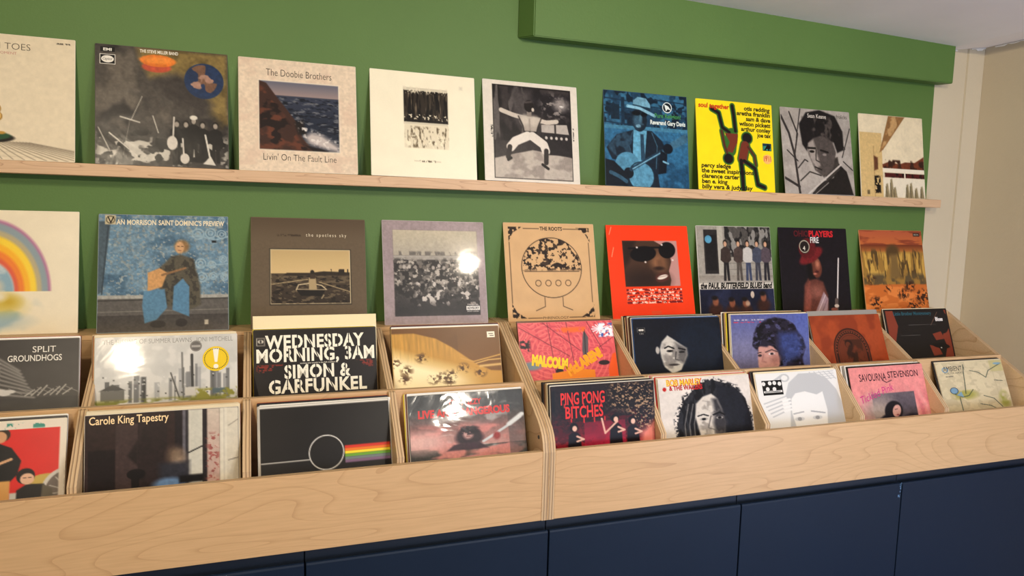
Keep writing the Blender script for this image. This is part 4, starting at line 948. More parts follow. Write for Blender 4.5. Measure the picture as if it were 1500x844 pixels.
patch(a, rectp(.885, .06, .96, .115), (236, 228, 206), 'price_sticker'); patch(a, rectp(.9, .075, .945, .083), (120, 110, 96), 'price_sticker', 1); patch(a, rectp(.91, .095, .95, .103), (120, 110, 96), 'price_sticker', 1)

art_scale(1.25)
a = ARTS['R5'] = Art((226, 108, 112))
mz = np.abs(np.sin(vnoise(7, 7, 3, 1)*26)); a.mix(np.clip((mz-.75)*6, 0, 1)*.8, (206, 84, 98)); mz = np.abs(np.sin((np.hypot(UU-.35, VV-.35))*62)); a.mix(np.clip((mz-.8)*6, 0, 1)*(np.abs(np.sin(np.arctan2(VV-.35, UU-.35)*4)) > .4)*.7, (240, 134, 128))
for p in ([(0, .05), (.5, .42)], [(.3, 0), (.34, .6)], [(.25, 0), (.62, .36)], [(.72, .0), (.86, .36)], [(.5, .0), (.54, .5)], [(1, .2), (.6, .5)]): a.line(p, .006, (110, 50, 62))
a.poly([(.68, .1), (.72, .2), (.70, .4), (.655, .5), (.64, .36), (.66, .2)], (104, 96, 98), soft=.01); a.line([(.69, .1), (.665, .5)], .006, (40, 34, 38)); a.ell(.1, .52, .1, .05, (130, 148, 156), soft=.03); a.blotch((44, 34, 40), 30, 30, 9, .5, .55, a.rectm(0, .2, .1, .34, .03))
a.ell(.38, .6, .04, .04, (50, 40, 46)); a.ell(.86, .52, .06, .03, (60, 48, 50)); a.poly([(.3, .62), (.55, .58), (.75, .6), (.75, .75), (.3, .8)], (240, 150, 40)); a.poly([(.9, .6), (.96, .42), (1, .4), (1, .8), (.9, .8)], (238, 108, 50)); a.blotch((238, 120, 60), 20, 10, 12, .5, .56, a.rectm(.4, .07, .7, .13, .03))
for k in range(12):
    th = k*math.pi/6; a.line([(.86, .1), (.86+.09*math.cos(th), .1+.06*math.sin(th))], .012, (240, 236, 240))
a.blotch((70, 110, 180), 30, 30, 4, .5, .54, a.rectm(.84, .03, 1, .2, .02)); a.blotch((246, 242, 244), 40, 40, 5, .5, .54, a.rectm(.84, .03, 1, .2, .02))
a.text('MALCOLM', .1, .50, .1, (250, 216, 56), w=.37, bold=.08, rot=-9); a.text('McLAREN!', .48, .66, .1, (250, 176, 44), w=.42, bold=.08, rot=26)

art_scale(1.67)
a = ARTS['R6'] = Art((20, 22, 32)); a.grad(0, 0, 1, 1, [(22, 24, 36), (16, 22, 34)]); a.ell(.75, .5, .35, .5, (24, 34, 50), soft=.2)
a.poly([(.27, .5), (.3, .38), (.37, .28), (.42, .33), (.52, .44), (.58, .5), (.585, .62), (.55, .72), (.5, .86), (.4, .92), (.31, .8), (.28, .64)], (206, 200, 190), soft=.02); a.poly([(.45, .4), (.58, .5), (.585, .62), (.54, .76), (.46, .7), (.47, .54)], (110, 106, 104), soft=.05)
a.blotch((150, 144, 138), 10, 10, 3, .5, .62, a.polym([(.3, .42), (.42, .4), (.5, .6), (.4, .88), (.31, .78)], .05)); a.ell(.245, .52, .022, .06, (186, 180, 172), soft=.01); a.line([(.33, .49), (.37, .46), (.43, .5)], .022, (20, 18, 20)); a.line([(.49, .5), (.56, .53)], .022, (20, 18, 20)); a.ell(.385, .54, .04, .02, (60, 56, 56)); a.ell(.385, .54, .018, .02, (16, 14, 16)); a.ell(.52, .565, .035, .018, (40, 38, 38)); a.line([(.455, .56), (.44, .68), (.48, .7)], .016, (90, 86, 84), soft=.01); a.ell(.42, .77, .06, .018, (70, 64, 64), soft=.01)
a.rect(.035, .14, .12, .215, (150, 146, 140)); a.rect(.04, .145, .115, .21, K); a.ell(.065, .178, .018, .014, (226, 220, 210)); a.ell(.092, .178, .018, .014, (226, 220, 210)); a.text('CBS', .078, .25, .02, (150, 146, 140), w=.05, al='C', part='label_logo')

art_scale(1.5)
a = ARTS['R7'] = Art((104, 108, 154)); a.grad(0, 0, 1, 1, [(98, 104, 158), (128, 126, 156), (110, 104, 130)]); a.mix(np.clip((UU-.5)*1.6, 0, .6), (92, 108, 178))
hr = (46, 40, 58); hp = [(.26, .5), (.28, .3), (.34, .16), (.44, .09), (.56, .05), (.68, .08), (.8, .16), (.86, .3), (.92, .4), (.95, .55), (.9, .7), (.92, .9), (.7, .95), (.42, .9), (.34, .6)]
a.poly(hp, hr, soft=.025); a.blotch((86, 84, 118), 14, 14, 4, .54, .66, a.polym(hp, .03)); a.blotch((24, 20, 30), 20, 20, 5, .54, .62, a.polym(hp, .03)); a.poly([(.6, .3), (.84, .3), (.92, .5), (.86, .7), (.66, .8), (.6, .5)], (70, 88, 150), soft=.1, op=.75)
a.poly([(.32, .68), (.33, .52), (.4, .46), (.52, .52), (.58, .6), (.6, .8), (.5, 1), (.36, 1), (.32, .8)], (206, 158, 146), soft=.02); a.poly([(.33, .5), (.42, .42), (.5, .47), (.44, .52)], hr, soft=.03)
a.line([(.42, .6), (.5, .565), (.57, .6)], .016, (84, 62, 66), soft=.012); a.ell(.5, .63, .045, .022, (228, 214, 210)); a.ell(.5, .63, .022, .02, (44, 34, 40)); a.line([(.32, .61), (.36, .6)], .016, (60, 44, 50)); a.ell(.345, .65, .025, .02, (70, 52, 58)); a.line([(.39, .64), (.37, .74), (.42, .76)], .016, (176, 126, 118), soft=.02); a.ell(.54, .72, .06, .08, (182, 132, 122), soft=.06)
a.blotch((186, 180, 196), 70, 60, 6, .46, .5, a.rectm(.03, .075, .42, .095)); a.blotch((206, 70, 90), 70, 60, 7, .46, .5, a.rectm(.03, .115, .38, .13))

art_scale(1)
a = ARTS['R8'] = Art((172, 82, 44)); a.grain(.05, 40, 40, 3); a.blotch((150, 68, 38), 6, 6, 4, .5, .68)
def arch(w, c_, s_=1): a.mix(np.maximum(a.ellm(.50, .42, .255*w, .27*w)*(VV < .42), a.rectm(.50-.255*w, .42, .50+.255*w, 1.2)), c_)
arch(1.0, (60, 34, 26)); arch(.93, (150, 72, 42)); arch(.9, (66, 36, 28)); arch(.76, (146, 70, 40)); arch(.73, (96, 50, 34)); arch(.69, (118, 60, 38))
a.blotch((84, 46, 30), 12, 12, 7, .45, .6, a.rectm(.36, .28, .66, 1)); a.ell(.47, .33, .055, .05, (56, 30, 22), rot=20); a.ell(.46, .34, .035, .035, (110, 58, 36)); a.line([(.49, .37), (.45, .43), (.53, .47), (.49, .6)], .06, (64, 36, 26), soft=.02); a.line([(.55, .44), (.51, .65)], .04, (70, 40, 28), soft=.02)
for k in range(22):
    th = math.pi*(1+k/21); a.ell(.50+.215*math.cos(th), .42+.228*math.sin(th), .008, .008, (150, 84, 50))

art_scale(1.5)
a = ARTS['R9'] = Art((40, 36, 36)); a.grain(.04, 6, 6, 3); rb = (146, 72, 54)
a.rect(.02, .02, .98, 1, rb); a.poly([(.13, 0), (.95, 0), (.97, .25), (.86, .5), (.9, .7), (.8, 1), (.12, 1), (.1, .6), (.18, .3)], (42, 38, 38), soft=.01); a.ell(.88, .24, .12, .22, (42, 38, 38)); a.rect(.0, .0, 1, .02, (30, 26, 26))
a.poly([(.7, .46), (.84, .42), (.88, .56), (.74, .58)], rb, soft=.01); a.poly([(.62, .66), (.76, .7), (.8, .84), (.66, .86)], rb, soft=.01); a.ell(.8, .68, .14, .05, (36, 32, 32), rot=12); a.line([(.7, .3), (.84, .06)], .006, (150, 110, 90)); a.line([(.35, .285), (.78, .29)], .006, (110, 104, 100)); a.line([(.2, .47), (.5, .475)], .006, (110, 104, 100)); a.ell(.8, .72, .012, .01, (226, 216, 206))
a.text('Little Brother Montgomery', .14, .105, .05, (56, 104, 116), w=.60, bold=.02); a.text('Blues', .79, .225, .055, (238, 232, 226), w=.12, bold=.04)

# ---- front records of the lower bins
art_scale(1.33)
a = ARTS['F1'] = Art((226, 214, 196)); a.rect(0, .075, .965, 1, (212, 48, 42)); a.grain(.04, 5, 5, 3)
a.blotch((66, 146, 130), 26, 16, 12, .52, .55, a.rectm(.52, .02, .9, .07, .01))
a.poly([(.5, .24), (.6, .19), (.68, .24), (.74, .36), (.72, .48), (.68, .54), (.5, .54)], (30, 26, 28), soft=.008); a.ell(.62, .12, .05, .06, (60, 46, 34)); a.ell(.61, .14, .04, .052, (206, 160, 120)); a.line([(.6, .38), (.68, .34)], .022, (214, 170, 130)); a.poly([(.54, .53), (.68, .53), (.68, .8), (.56, .8)], (206, 158, 92), soft=.008)
a.ell(.90, .58, .13, .09, (196, 170, 90)); a.ell(1.03, .66, .17, .22, (206, 200, 188)); a.ell(1.03, .66, .145, .19, (120, 108, 98))
for k in range(6): a.line([(1.03, .66), (1.03-.15*math.cos(.1+k*.3), .66-.2*math.sin(-.5+k*.4))], .008, (190, 184, 172))
a.poly([(.72, .62), (.78, .57), (.88, .58), (.92, .72), (.9, .8), (.7, .8)], (32, 28, 30), soft=.01); a.poly([(.87, .58), (.93, .63), (.94, .8), (.86, .8)], (104, 96, 80), soft=.01); a.ell(.77, .50, .055, .07, (26, 22, 24)); a.ell(.78, .525, .042, .05, (220, 180, 150)); a.line([(.76, .515), (.77, .515)], .008, (60, 40, 36)); a.line([(.79, .515), (.80, .515)], .008, (60, 40, 36)); a.rect(.68, .64, .72, .8, (196, 196, 186), soft=.01)
a.rect(.965, 0, 1, 1, (226, 214, 196)); a.rect(0, 0, 1, .075, (226, 214, 196)); a.blotch((66, 146, 130), 26, 16, 12, .52, .55, a.rectm(.52, .02, .9, .07, .01))

art_scale(1.35)
a = ARTS['F2'] = Art((58, 42, 40)); a.grain(.1, 5, 5, 3); a.rect(.02, .33, .19, 1, (36, 26, 28)); a.rect(.19, .1, .33, 1, (74, 58, 56)); a.rect(.33, .05, .52, 1, (50, 38, 38)); a.poly([(.26, .4), (.33, .26), (.33, .5)], (44, 34, 34), soft=.02)
a.rect(.57, 0, .62, 1, (40, 32, 36)); a.rect(.62, 0, .66, 1, (112, 108, 114)); a.rect(.64, 0, .66, 1, (60, 56, 60)); a.rect(.66, 0, .755, 1, (206, 202, 188)); a.line([(.655, .42), (.755, .36)], .012, (40, 36, 36)); a.rect(.755, 0, .785, 1, (52, 44, 46))
a.grad(.785, 0, .87, 1, [(206, 192, 176), (186, 150, 140)]); a.blotch((164, 98, 92), 40, 40, 5, .54, .6, a.rectm(.785, .25, .87, .75, .05)); a.rect(.87, 0, 1, 1, (216, 208, 190)); a.line([(.9, 0), (.9, 1)], .006, (160, 150, 136)); a.line([(.93, .18), (1, .12)], .006, (140, 130, 118)); a.line([(.93, .52), (1, .5)], .006, (110, 100, 90)); a.rect(.88, .0, .92, .9, (226, 220, 204), op=.6)
# plain stand-in: a cushion-topped chair in the window light
a.ell(.32, .58, .06, .05, (26, 20, 22)); a.rect(.29, .58, .34, .8, (26, 20, 22)); a.ell(.57, .43, .05, .08, (124, 104, 86), soft=.06); a.ell(.6, .5, .04, .09, (160, 138, 116), soft=.06); a.rect(.47, .5, .66, .7, (54, 54, 62), soft=.05); a.ell(.53, .7, .1, .06, (112, 142, 178), soft=.04); a.rect(.6, .63, .76, .7, (26, 24, 28), soft=.02)
a.text('Carole King Tapestry', .025, .066*1.35, .062, (250, 222, 176), w=.505, bold=.012)

art_scale(1)
a = ARTS['F3'] = Art((38, 34, 32)); a.grain(.08, 5, 5, 3); a.ell(.9, .2, .3, .2, (48, 44, 40), soft=.3)
a.rect(0, 0, 1, .018, (226, 220, 208)); a.rect(0, 0, .014, 1, (206, 198, 184))
# plain stand-in: a thin ring and level colour stripes
a.ring(.5, .385, .13, .008, (232, 228, 220)); a.line([(.02, .43), (.37, .43)], .007, (226, 222, 214))
for k, c_ in enumerate(((214, 62, 44), (240, 132, 44), (244, 220, 60), (120, 172, 62), (130, 140, 140), (140, 110, 140))): a.rect(.64, .345+.022*k, .995, .367+.022*k, c_)

art_scale(1.6)
a = ARTS['F4'] = Art((62, 62, 60)); a.grad(0, 0, 1, .7, [(58, 60, 58), (84, 84, 82), (150, 112, 106), (196, 150, 142)]); a.blotch((210, 206, 200), 6, 8, 3, .6, .74, .6); a.blotch((206, 140, 132), 5, 8, 6, .5, .65, a.rectm(0, .42, 1, 1, .1))
a.grad(.85, .0, 1, 1, [(50, 50, 48), (90, 90, 90)], op=.5); a.ell(.1, .62, .2, .12, (220, 180, 172), soft=.15)
a.ell(.5, .55, .1, .1, (52, 34, 40), soft=.03); a.ell(.5, .6, .12, .1, (52, 34, 40), soft=.04); a.ell(.49, .55, .045, .065, (196, 158, 150), soft=.03); a.line([(.465, .53), (.48, .53)], .008, (80, 50, 52)); a.line([(.5, .53), (.515, .53)], .008, (80, 50, 52)); a.line([(.475, .58), (.505, .58)], .008, (130, 70, 70)); a.blotch((40, 26, 32), 40, 40, 4, .45, .55, a.ellm(.5, .5, .09, .06, 0, .03)); a.poly([(.3, .75), (.36, .68), (.44, .66), (.58, .66), (.66, .75)], (70, 46, 54), soft=.02); a.line([(.62, .66), (.82, .5), (.96, .38)], .028, (206, 210, 210), soft=.01); a.line([(.86, .46), (.98, .34)], .05, (220, 222, 222), soft=.02); a.ell(.74, .6, .03, .05, (150, 60, 58), soft=.02)
a.text('THIN LIZZY', .48, .099*1.6, .056, (206, 62, 58), w=.295, al='C', bold=.045); a.text('LIVE AND DANGEROUS', .475, .186*1.6, .074, (212, 66, 62), w=.80, al='C', bold=.05)

art_scale(1.4)
a = ARTS['F5'] = Art((44, 32, 32)); a.grain(.2, 30, 30, 3); a.mix(np.clip((VV-.25-.3*vnoise(10, 10, 5))*3.2, 0, 1)*np.clip((1.15-UU)*3, 0, 1)*.95, (156, 32, 46)); a.blotch((34, 24, 26), 60, 60, 6, .52, .58, a.rectm(0, 0, 1, .5, .2)); a.blotch((90, 24, 32), 30, 30, 8, .5, .6, a.rectm(0, .35, .9, .75, .1))
lf = a.polym([(.55, 0), (1, 0), (1, .66), (.84, .6), (.72, .35), (.55, .3)], .1); a.blotch((176, 146, 116), 60, 60, 9, .54, .6, lf); a.blotch((30, 24, 20), 50, 50, 10, .5, .56, lf); a.poly([(.86, .62), (1, .5), (1, .8), (.84, .8)], (226, 140, 124), soft=.08); a.rect(0, .05, .03, .3, (20, 16, 18))
a.grad(.3, .45, .7, .75, [(164, 36, 66), (196, 44, 84)], op=.6)
for x, y in ((.2, .47), (.6, .40), (.77, .44)): a.poly([(x-.06, .76), (x-.05, y+.12), (x-.02, y+.09), (x+.03, y+.09), (x+.06, y+.13), (x+.07, .76)], (26, 18, 22), soft=.01); a.ell(x, y+.03, .04, .055, (22, 16, 18)); a.ell(x+.008, y+.045, .022, .034, (230, 190, 170)); a.line([(x+.03, y+.14), (x+.09, y+.18), (x+.03, y+.2)], .022, (226, 182, 162))
a.line([(.5, .6), (.47, .42)], .018, (226, 182, 162)); a.line([(.62, .47), (.5, .6)], .02, (226, 182, 162))
a.text('PING PONG', .086, .158*1.4, .115, (226, 62, 58), w=.42, bold=.02); a.text('BITCHES', .126, .277*1.4, .115, (226, 62, 58), w=.36, bold=.02)
for x, y, h in ((.12, .215, .04), (.2, .215, .05), (.3, .22, .04), (.38, .215, .07), (.47, .21, .04), (.18, .40, .03), (.3, .4, .05), (.4, .4, .05), (.5, .4, .04)): a.line([(x, y), (x, y+h)], .012, (220, 56, 54))

art_scale(1.63)
a = ARTS['F6'] = Art((222, 214, 206)); a.grain(.05, 10, 10, 3); dk = (34, 36, 46)
hp = [(.18, 1), (.16, .7), (.2, .5), (.26, .34), (.34, .22), (.44, .1), (.58, .05), (.7, .1), (.84, .2), (.93, .36), (.97, .6), (.99, 1)]
a.poly(hp, (50, 50, 56), soft=.012); a.blotch((50, 50, 56), 40, 40, 41, .46, .5, a.polym([(.14, 1), (.13, .6), (.24, .28), (.44, .06), (.6, .01), (.86, .16), (1, .6), (1, 1)], .03)); a.blotch((22, 22, 28), 24, 6, 4, .5, .58, a.polym(hp, .02)); a.poly([(.62, .12), (.86, .22), (.97, .6), (.99, 1), (.66, 1), (.62, .5)], dk, soft=.04)
for x in (.24, .29, .34): a.line([(x+.06, .4), (x, .7), (x, 1)], .012, (150, 146, 142), op=.7)
a.poly([(.36, .6), (.38, .4), (.46, .3), (.56, .26), (.62, .34), (.66, .5), (.68, .7), (.66, .95), (.5, 1), (.4, .9)], (214, 206, 196), soft=.02); a.poly([(.56, .34), (.62, .34), (.66, .5), (.7, .7), (.66, .95), (.58, .95), (.55, .7), (.58, .55)], (64, 62, 66), soft=.05)
a.blotch((166, 158, 150), 12, 12, 4, .5, .62, a.polym([(.4, .4), (.54, .32), (.56, .6), (.5, .95), (.4, .85)], .05)); a.blotch((100, 96, 96), 12, 16, 5, .55, .65, a.polym([(.56, .4), (.66, .5), (.66, .9), (.56, .9)], .04)); a.line([(.39, .585), (.45, .565), (.5, .59)], .02, (40, 38, 42)); a.line([(.56, .58), (.63, .55), (.68, .59)], .024, (22, 22, 26)); a.ell(.45, .635, .045, .02, (170, 164, 158)); a.ell(.45, .635, .022, .02, (24, 22, 26)); a.ell(.625, .63, .04, .02, (160, 154, 150)); a.ell(.625, .63, .02, .02, (20, 18, 22)); a.line([(.53, .6), (.49, .77), (.55, .8)], .014, (120, 114, 110), soft=.01); a.line([(.46, .36), (.52, .38), (.5, .5)], .01, (170, 162, 154), soft=.02); a.ell(.53, .9, .09, .02, (80, 72, 72), soft=.01)
a.text('BOB MARLEY', .086, .066*1.63, .07, (206, 60, 44), w=.385, bold=.045); a.text('BOB MARLEY', .084, .0645*1.63, .066, (240, 206, 80), w=.375, bold=.02); a.texts[-1]['lift'] = 1; a.text('& THE WAILERS', .11, .108*1.63, .052, (186, 40, 44), w=.36, bold=.04); a.ell(.06, .155, .02, .03, (196, 44, 40))

art_scale(1.5)
a = ARTS['F7'] = Art((230, 228, 224)); gy = (196, 196, 196)
hp = [(.3, .9), (.36, .5), (.32, .34), (.38, .16), (.52, .03), (.72, .03), (.86, .12), (.96, .3), (1, .5), (1, 1), (.84, 1)]
a.poly(hp, gy, soft=.01); a.poly([(.36, .6), (.38, .4), (.44, .32), (.56, .30), (.7, .36), (.78, .32), (.8, .6), (.76, .9), (.4, .95)], (234, 232, 228), soft=.01); a.line([(.38, .62), (.5, .6)], .018, (176, 176, 178)); a.line([(.6, .6), (.76, .64)], .02, (176, 176, 178))
for x in (.44, .66): a.ell(x, .70, .06, .03, (210, 210, 210)); a.ell(x, .70, .026, .026, (160, 160, 162))
for k in range(5): a.line([(.05+.02*k, .44+.05*k), (.36, .34+.05*k)], .018, gy); a.line([(.66+.06*k, .02), (.74+.06*k, .14)], .012, gy)
for k in range(4): a.line([(.66, .04+.035*k), (.96, .02+.035*k)], .01, gy); a.line([(.28, .42+.05*k), (.36, .40+.05*k)], .03, (236, 234, 230))
a.ring(.34, .08, .05, .022, gy); a.line([(.15, .16), (.3, .05)], .03, gy)
patch(a, rectp(.06, .14, .30, .285), (30, 28, 28), 'label_logo')
for x, y in ((.08, .15), (.155, .145), (.21, .145), (.27, .16), (.12, .23), (.2, .235)): patch(a, disc(x, y, .022, 14, .02), (228, 226, 222), 'label_logo', 1)
patch(a, rectp(.07, .262, .29, .28), (228, 226, 222), 'label_logo', 1); patch(a, rectp(.08, .267, .27, .274), (40, 38, 38), 'label_logo', 2)

art_scale(1.32)
a = ARTS['F8'] = Art((228, 150, 146))
mz = np.sin((UU+.06*np.sin(VV*7)+.02*vnoise(4, 4, 4))*46); a.mix(np.clip((VV-.25)*3, 0, 1)*np.clip(mz, 0, 1)*.7, (206, 116, 124)); a.mix(np.clip((VV-.25)*3, 0, 1)*np.clip(-mz-.4, 0, 1)*.8, (240, 184, 176)); a.grain(.04, 8, 8, 3)
a.grad(.24, .37, .82, .9, [(112, 102, 108), (92, 84, 92), (74, 68, 80)]); a.ell(.3, .6, .2, .18, (176, 160, 150), soft=.25); m_ = a.rectm(.24, .37, .82, 1)
a.mix(m_*a.ellm(.5, .62, .12, .14, 20, .02), (30, 26, 36)); a.mix(m_*a.ellm(.4, .76, .16, .1, -30, .03), (32, 28, 40)); a.mix(m_*a.ellm(.72, .76, .14, .08, -10, .04), (34, 30, 44)); a.ell(.54, .62, .055, .085, (216, 168, 156), rot=20, soft=.01); a.line([(.52, .6), (.55, .595)], .008, (50, 36, 44)); a.ell(.545, .675, .02, .008, (160, 70, 76))
a.text('SAVOURNA', .115, .19, .085, (72, 40, 52), w=.36, bold=.01); a.text('STEVENSON', .50, .165, .075, (72, 40, 52), w=.42, bold=.01); a.line([(.42, .19), (.47, .225), (.54, .2)], .01, (72, 40, 52))
a.text('Tickled Pink', .10, .49, .085, (206, 60, 140), w=.47, bold=.0, rot=15, shear=.2)

art_scale(1.6)
a = ARTS['F9'] = Art((218, 204, 170)); a.grain(.04, 10, 10, 3); a.blotch((206, 192, 160), 14, 14, 4, .5, .6)
a.rect(.8, .0, 1, .2, (196, 186, 128), soft=.02, op=.7); a.blotch((176, 170, 96), 6, 6, 5, .4, .5, a.ellm(.32, .58, .18, .08, 0, .06)); a.blotch((170, 168, 90), 6, 6, 6, .4, .5, a.ellm(.9, .72, .07, .14, 0, .06)); a.line([(.82, 0), (.84, 1)], .005, (190, 176, 144))
for p in ([(.4, .05), (.38, .2), (.36, .4), (.34, .56)], [(.18, .56), (.28, .62), (.38, .6), (.46, .5)], [(.48, .16), (.6, .2), (.7, .3), (.76, .18), (.98, .06)], [(.6, .62), (.74, .68), (.84, .84)], [(.52, .76), (.66, .8), (.8, .9)], [(.24, .62), (.24, .9)], [(.82, .36), (.94, .38)]): a.line(p, .011, (62, 78, 70))
a.ell(.18, .5, .06, .05, (134, 166, 186)); a.ring(.18, .5, .055, .01, (50, 70, 96)); a.ell(.92, .06, .06, .02, (140, 170, 184)); a.poly([(.2, .58), (.28, .52), (.3, .62)], (140, 170, 184)); a.ring(.12, .13, .04, .014, (120, 160, 186))
a.text('AMBIENT', .095, .155, .07, (48, 50, 52), w=.28); a.text('1', .40, .145, .05, (48, 50, 52)); a.text('MUSIC FOR AIRPORTS', .10, .205, .026, (70, 70, 68), w=.28); a.blotch((90, 88, 82), 110, 60, 8, .44, .5, a.rectm(.1, .24, .22, .255))

art_scale(1.0)
# halftone unevenness of the photographic covers
for n_, k in enumerate(('A2', 'A5', 'A6', 'A8', 'A9', 'B4', 'B7', 'B8', 'R6', 'R7', 'F2', 'F4', 'F6', 'F8')):
    dk_ = np.clip(1.1-ARTS[k].im.mean(axis=2)/225.0, 0, 1)
    ARTS[k].grain(0.16, 34, 34, 60+n_, dk_)
    ARTS[k].grain(0.08, 80, 80, 90+n_, dk_, octv=1)


for a in ARTS.values():                      # break the letters of stencil lettering with thin bars
    for d in [d for d in a.texts if d.get('stencil')]:
        full, _ = text_raw(d['t'], d['bold'], 0, d['space']); x0 = full[:, 0].min(); W = full[:, 0].max()-x0
        for i, ch in enumerate(d['t']):
            if ch in ' ,EFLIYKMW': continue
            one, _ = text_raw(ch, d['bold'], 0, 1); cw = one[:, 0].max()-one[:, 0].min()
            pre, _ = text_raw(d['t'][:i+1], d['bold'], 0, d['space'])
            xc = (pre[:, 0].max()-x0-cw*0.5)/W*d['w']+d['u']
            sk = {'N': .022, 'M': 0, 'W': .0, 'A': 0}.get(ch, 0)
            b = .0042
            patch(a, [(xc-b-sk, d['v']-d['h']*1.06), (xc+b-sk, d['v']-d['h']*1.06), (xc+b+sk, d['v']+.004), (xc-b+sk, d['v']+.004)], (42, 36, 33), 'lettering', 1, d['grp'])

# bottom-centre x, y, z and lean, yaw, roll in degrees of every front-facing record
WALL = {
 'A1': (-0.5877, -0.0560, 0.0950, 10.27, -0.07, 0.12), 'A2': (-0.2301, -0.0600, 0.0950, 11.2, 0.4, 0.30), 'A3': (0.1077, -0.0600, 0.0950, 11.2, -0.12, 0.11),
 'A4': (0.4576, -0.0605, 0.0950, 11.3, -0.02, -0.30), 'A5': (0.7960, -0.0597, 0.0950, 11.1, 0.09, -0.32), 'A6': (1.2048, -0.0459, 0.0950, 8.71, -0.14, -0.03),
 'A7': (1.5515, -0.0512, 0.0950, 9.66, -0.5, -0.25), 'A8': (1.9044, -0.0590, 0.0950, 11.0, -0.30, 0.29), 'A9': (2.2604, -0.0477, 0.0950, 8.79, -0.8, -0.02),
 'B1': (-0.5930, -0.0678, -0.3330, 12.34, -0.07, 0.04), 'B2': (-0.2358, -0.0842, -0.3330, 15.34, 0.4, 0.03), 'B3': (0.1327, -0.0833, -0.3330, 15.28, -0.15, -0.33),
 'B4': (0.4957, -0.0827, -0.3330, 15.26, -0.20, -0.17), 'B5': (0.8752, -0.0784, -0.3330, 14.5, 0.14, 0.0), 'B6': (1.2348, -0.0786, -0.3330, 14.55, 0.09, 0.45),
 'B7': (1.5804, -0.0605, -0.3330, 11.15, -0.02, 0.08), 'B8': (1.9292, -0.0602, -0.3330, 11.08, -0.29, 0.01), 'B9': (2.3060, -0.0699, -0.3330, 12.83, -0.8, 0.17)}
FRL, FRR, FFL, FFR = -0.622, -0.616, -0.769, -0.764
BINS = {
 'R1': (-0.556, -0.3030, FRL, 14.5, 0, 0.09), 'R2': (-0.2102, -0.3110, FRL, 14.2, 0, 0.15), 'R3': (0.1403, -0.2730, FRL, 14.5, 0.05, 0.25), 'R4': (0.4961, -0.2880, FRL, 19.18, 0, 0.30),
 'R5': (0.8740, -0.2763, FRR, 20.82, 0, 0.2), 'R6': (1.2278, -0.2983, FRR, 14.27, 0.3, 0.0), 'R7': (1.5823, -0.2724, FRR, 10.13, 0.3, -0.35), 'R8': (1.9360, -0.2958, FRR, 21.82, 0, 0.2), 'R9': (2.3270, -0.2260, FRR, 18.8, -0.4, -0.1),
 'F1': (-0.5558, -0.4627, FFL, 17.65, 0, 0.02), 'F2': (-0.2047, -0.4560, FFL, 12.0, 0.3, 0.0), 'F3': (0.1500, -0.4652, FFL, 19.38, 0.07, 0.45), 'F4': (0.5116, -0.4560, FFL, 18.81, 0, 0.45),
 'F5': (0.8812, -0.4669, FFR, 9.5, 0.2, 0.2), 'F6': (1.2272, -0.4652, FFR, 16.15, -0.3, 0.0), 'F7': (1.5834, -0.4656, FFR, 20.5, -0.4, 0.25), 'F8': (1.9372, -0.4669, FFR, 18.27, -0.5, 0.4), 'F9': (2.3340, -0.4670, FFR, 22.0, -0.8, 0.1)}
G = {'A': 'records on the wall shelf', 'B': 'records leaning above the bins', 'R': 'front records of the upper bins', 'F': 'front records of the lower bins'}
CREAM, WHITE = (232, 220, 196), (236, 232, 224)
